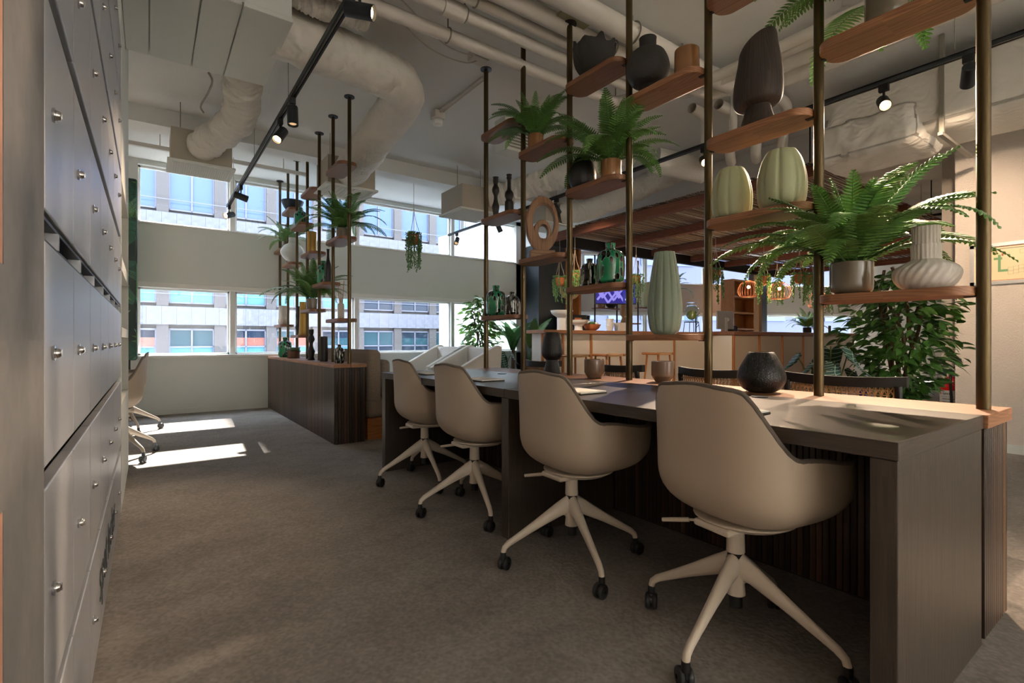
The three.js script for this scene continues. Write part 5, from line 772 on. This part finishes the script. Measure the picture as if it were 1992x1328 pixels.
{
  const c = document.createElement('canvas'); c.width = 1024; c.height = 512; const x = c.getContext('2d'); x.fillStyle = '#c4c8c9'; x.fillRect(0, 0, 1024, 512); x.fillStyle = '#2b2f33'; x.font = 'bold 62px sans-serif'; for (const ox of [90, 602]) { x.fillText('saval', ox + 60, 80); x.fillRect(ox, 120, 360, 4); for (let k = 0; k < 5; k++) x.fillRect(ox + 60, 160 + k * 58, 180 + (k * 53) % 110, 12); x.fillStyle = '#a02020'; x.fillRect(ox + 5, 38, 34, 44); x.fillStyle = '#2b2f33'; } const q = new THREE.CanvasTexture(c); q.colorSpace = THREE.SRGBColorSpace; q.wrapS = THREE.RepeatWrapping;
  const t = thing('fire_extinguisher', 'red fire extinguisher with silver label hung behind the wall corner', 'extinguisher', [6.70, 0.12, -1.56]);
  mesh('cylinder', lathe([[0.0001, 0], [0.085, 0.0], [0.095, 0.02], [0.095, 0.40], [0.088, 0.46], [0.055, 0.5], [0.03, 0.51], [0.0001, 0.51]], 36, false), M.red, t);
  mesh('label_sleeve', new THREE.CylinderGeometry(0.0965, 0.0965, 0.27, 40, 1, true).translate(0, 0.235, 0), SM({ map: q, roughness: 0.35, metalness: 0.3 }), t);
  mesh('valve', [new THREE.CylinderGeometry(0.03, 0.03, 0.05, 20).translate(0, 0.53, 0), bx(-0.02, 0.03, 0.55, 0.59, -0.02, 0.02)], M.chrome, t);
  mesh('handle', [bar(V(-0.02, 0.585, 0), V(0.12, 0.64, 0.06), 0.01), bar(V(-0.02, 0.57, 0), V(0.12, 0.585, 0.06), 0.009)], M.black, t); mesh('hose', tube([[-0.03, 0.56, 0], [-0.13, 0.5, 0.02], [-0.14, 0.3, 0.03], [-0.12, 0.1, 0.03]], 0.012, 24, 8), M.rubber, t); mesh('bracket', bx(0.09, 0.2, 0.3, 0.34, -0.03, 0.03), M.steel, t);
}
{ const t = thing('floor_bag', 'blue and white patterned bag standing behind the ficus trunk', 'bag', [5.35, 0, -1.75]); const c = document.createElement('canvas'); c.width = c.height = 128; const x = c.getContext('2d'); x.fillStyle = '#a9bce8'; x.fillRect(0, 0, 128, 128); x.strokeStyle = '#1c2c9a'; x.lineWidth = 5; for (let k = 0; k < 9; k++) { x.beginPath(); x.moveTo(k * 16, 0); x.lineTo(128 - k * 13, 128); x.stroke(); } const q = new THREE.CanvasTexture(c); q.colorSpace = THREE.SRGBColorSpace; q.wrapS = q.wrapT = THREE.RepeatWrapping; q.repeat.set(3, 3); mesh('body', rb(-0.2, 0.2, 0, 0.58, -0.1, 0.1, 0.03), SM({ map: q, roughness: 0.6 }), t); mesh('handle', tube([[-0.1, 0.57, 0], [-0.08, 0.68, 0], [0.08, 0.68, 0], [0.1, 0.57, 0]], 0.008, 20, 6), M.rubber, t); }

// ---------- outside ----------
{
  const Z0 = -24, mCol = SM({ color: 0x2c2724, roughness: 0.7 }), mBand = SM({ map: tex(128, (u, v) => mix([0.235, 0.235, 0.26], [0.305, 0.305, 0.33], 0.5 * nA(u * 32, v * 32, 32) + 0.5 * nB(u * 8, v * 8, 8)), true, 1), roughness: 0.8 });
  const pane = [PM({ color: 0x1e3238, roughness: 0.08, specularIntensity: 0.35 }), PM({ color: 0x35565f, roughness: 0.08, specularIntensity: 0.35 }), PM({ color: 0x5a2e22, roughness: 0.25 }), PM({ color: 0x18202a, roughness: 0.08, specularIntensity: 0.35 }), PM({ color: 0x36445e, roughness: 0.12, specularIntensity: 0.35 })], fr = SM({ color: 0x40404a, roughness: 0.6 });
  const t = thing('office_building', 'grey office building across the street with dark piers and pale bands', 'building');
  mesh('wall', [bx(-26, 14.2, -14, 13.3, Z0 - 12, Z0 - 0.3), bx(2.3, 14.2, 13.3, 22, Z0 - 12, Z0 - 0.3)], SM({ color: 0x35322f, roughness: 0.9 }), t);  // roofline out of view; taller right block placed to keep sun off right windows
  const colG = new Map(), pg = bx(-0.242, 0.242, 0, 0.72, -0.2, 0.0), cg = bx(-0.2, 0.2, 0, 2.97, -0.3, -0.08);
  const fx = join([0.25, 1.0, 1.75, 2.5].flatMap((y) => [-0.15, 0.15].map((q) => new THREE.CylinderGeometry(0.02, 0.02, 0.02, 8).rotateX(Math.PI / 2).translate(q, y, -0.075))));
  const wf = join([bx(-0.78, -0.73, 0, 2.7, -0.25, -0.18), bx(0.73, 0.78, 0, 2.7, -0.25, -0.18), bx(-0.78, 0.78, 2.63, 2.7, -0.25, -0.18), bx(-0.78, 0.78, 0, 0.06, -0.25, -0.18), bx(-0.03, 0.03, 0, 2.7, -0.25, -0.18), bx(-0.78, 0.78, 1.93, 1.99, -0.25, -0.18)]);
  const p1 = bx(-0.73, 0.73, 2.34, 2.64, -0.27, -0.24), p2 = bx(-0.73, 0.73, 1.99, 2.34, -0.27, -0.24), p3 = bx(-0.73, 0.73, 0.02, 1.95, -0.27, -0.24), rail = bx(-0.98, 0.98, 0, 0.03, 0, 0.03);
  for (let s = 0; s < 3; s++) { const yb = -2.07 + s * 3.7;   // underside of the pale band
    const yBand = 1.63 + (s - 1) * 3.7;
    for (let k = -5; k < 30; k++) { const x = -0.09 + k * 0.49; if (x > 14) break; const m = mesh('band_panel', pg, mBand, t); m.position.set(x + 0.245, yBand, Z0); }
    for (let k = -2; k < 8; k++) { const x = 0.23 + k * 1.96; if (x > 13.9) break;
      const c = mesh('pier', cg, mCol, t); c.position.set(x + 0.2, yBand + 0.73, Z0); mesh('fixings', fx, fr, c).userData.kind = 'stuff';
      const w = mesh('window', wf, fr, t); w.position.set(x + 0.2 + 0.98, yBand + 0.85, Z0);
      mesh('pane', p1, pane[(k + s + 8) % 2 ? 3 : 0], w); mesh('pane', p2, pane[k % 3 === 0 || k > 3 ? 0 : 2], w); mesh('pane', p3, pane[s === 2 ? 4 : k > 3 ? 3 : 1], w);
      const r = mesh('railing', rail, fr, t); r.position.set(x + 1.18, yBand + 1.2, Z0 + 0.05);
    }
  }
}
{
  const t = thing('white_tower', 'bright white apartment tower beyond the office building', 'building', [27, 0, -40], -0.25), wm = PM({ color: 0x45596a, roughness: 0.1, metalness: 0.3 }), g = bx(-0.9, 0.9, 0, 1.5, -0.1, 0.05), h = join([bx(-0.95, 0.95, -0.08, 0, -0.1, 0.1), bx(-0.03, 0.03, 0, 1.5, 0, 0.08)]);
  mesh('wall', bx(-14, 16, -14, 34, -10, 0), SM({ color: 0x7c7d82, roughness: 0.9 }), t);
  for (let i = 0; i < 7; i++) for (let j = 0; j < 7; j++) { const w = mesh('window', h, M.frame, t); w.position.set(-12 + i * 4, -3 + j * 3.3, 0); mesh('pane', g, wm, w); }
}
{
  const t = thing('street_block', 'pale violet grey office block outside the bar windows', 'building', [20, 0, -24], -0.46), wm = PM({ color: 0x38415a, roughness: 0.15, metalness: 0.2 }), g = bx(-0.7, 0.7, 0, 2, -0.1, 0.04);
  mesh('wall', bx(-3, 22, -14, 12, -8, 0), SM({ color: 0x3a3c4a, roughness: 0.85 }), t);
  for (let i = 0; i < 11; i++) for (let j = 0; j < 3; j++) { const w = mesh('window', g, wm, t); w.position.set(-2 + i * 2.2, -1.2 + j * 3.5, 0.06); }
}
single('street', 'asphalt street far below the windows', 'street', bx(-60, 80, -14.2, -14, -80, WZ - 1), SM({ color: 0x3c3e40, roughness: 0.95 }));
{ const R = rng(91); for (const [i, [x, z, h]] of [[13.5, -20, 2.2], [16, -22, 1.6], [11.5, -21.5, -0.2]].entries()) { const t = thing('street_tree', ['tall street tree seen through the right window', 'street tree behind the tall one outside', 'lower street tree in front of the office building'][i], 'tree', [x, -14, z]); mesh('trunk', bar(V(0, 0, 0), V(0, 14 + h - 1, 0), 0.18, 0.1), M.bark, t); const im = new THREE.InstancedMesh(ficusLeaf(0.28, 0.08), G.ficus2, 1600); for (let k = 0; k < 1600; k++) { const a = R() * 6.283, c = R() * 2 - 1, q = Math.sqrt(1 - c * c) * 1.7 * Math.pow(R(), 0.4); im.setMatrixAt(k, new THREE.Matrix4().compose(V(Math.cos(a) * q, 14 + h - 1.6 + c * 2, Math.sin(a) * q), new THREE.Quaternion().setFromEuler(new THREE.Euler(R() * 6, R() * 6, R() * 6)), V(1, 1, 1))); } im.name = 'foliage'; im.userData.kind = 'stuff'; t.add(im); } }
renderer.render(scene, camera);
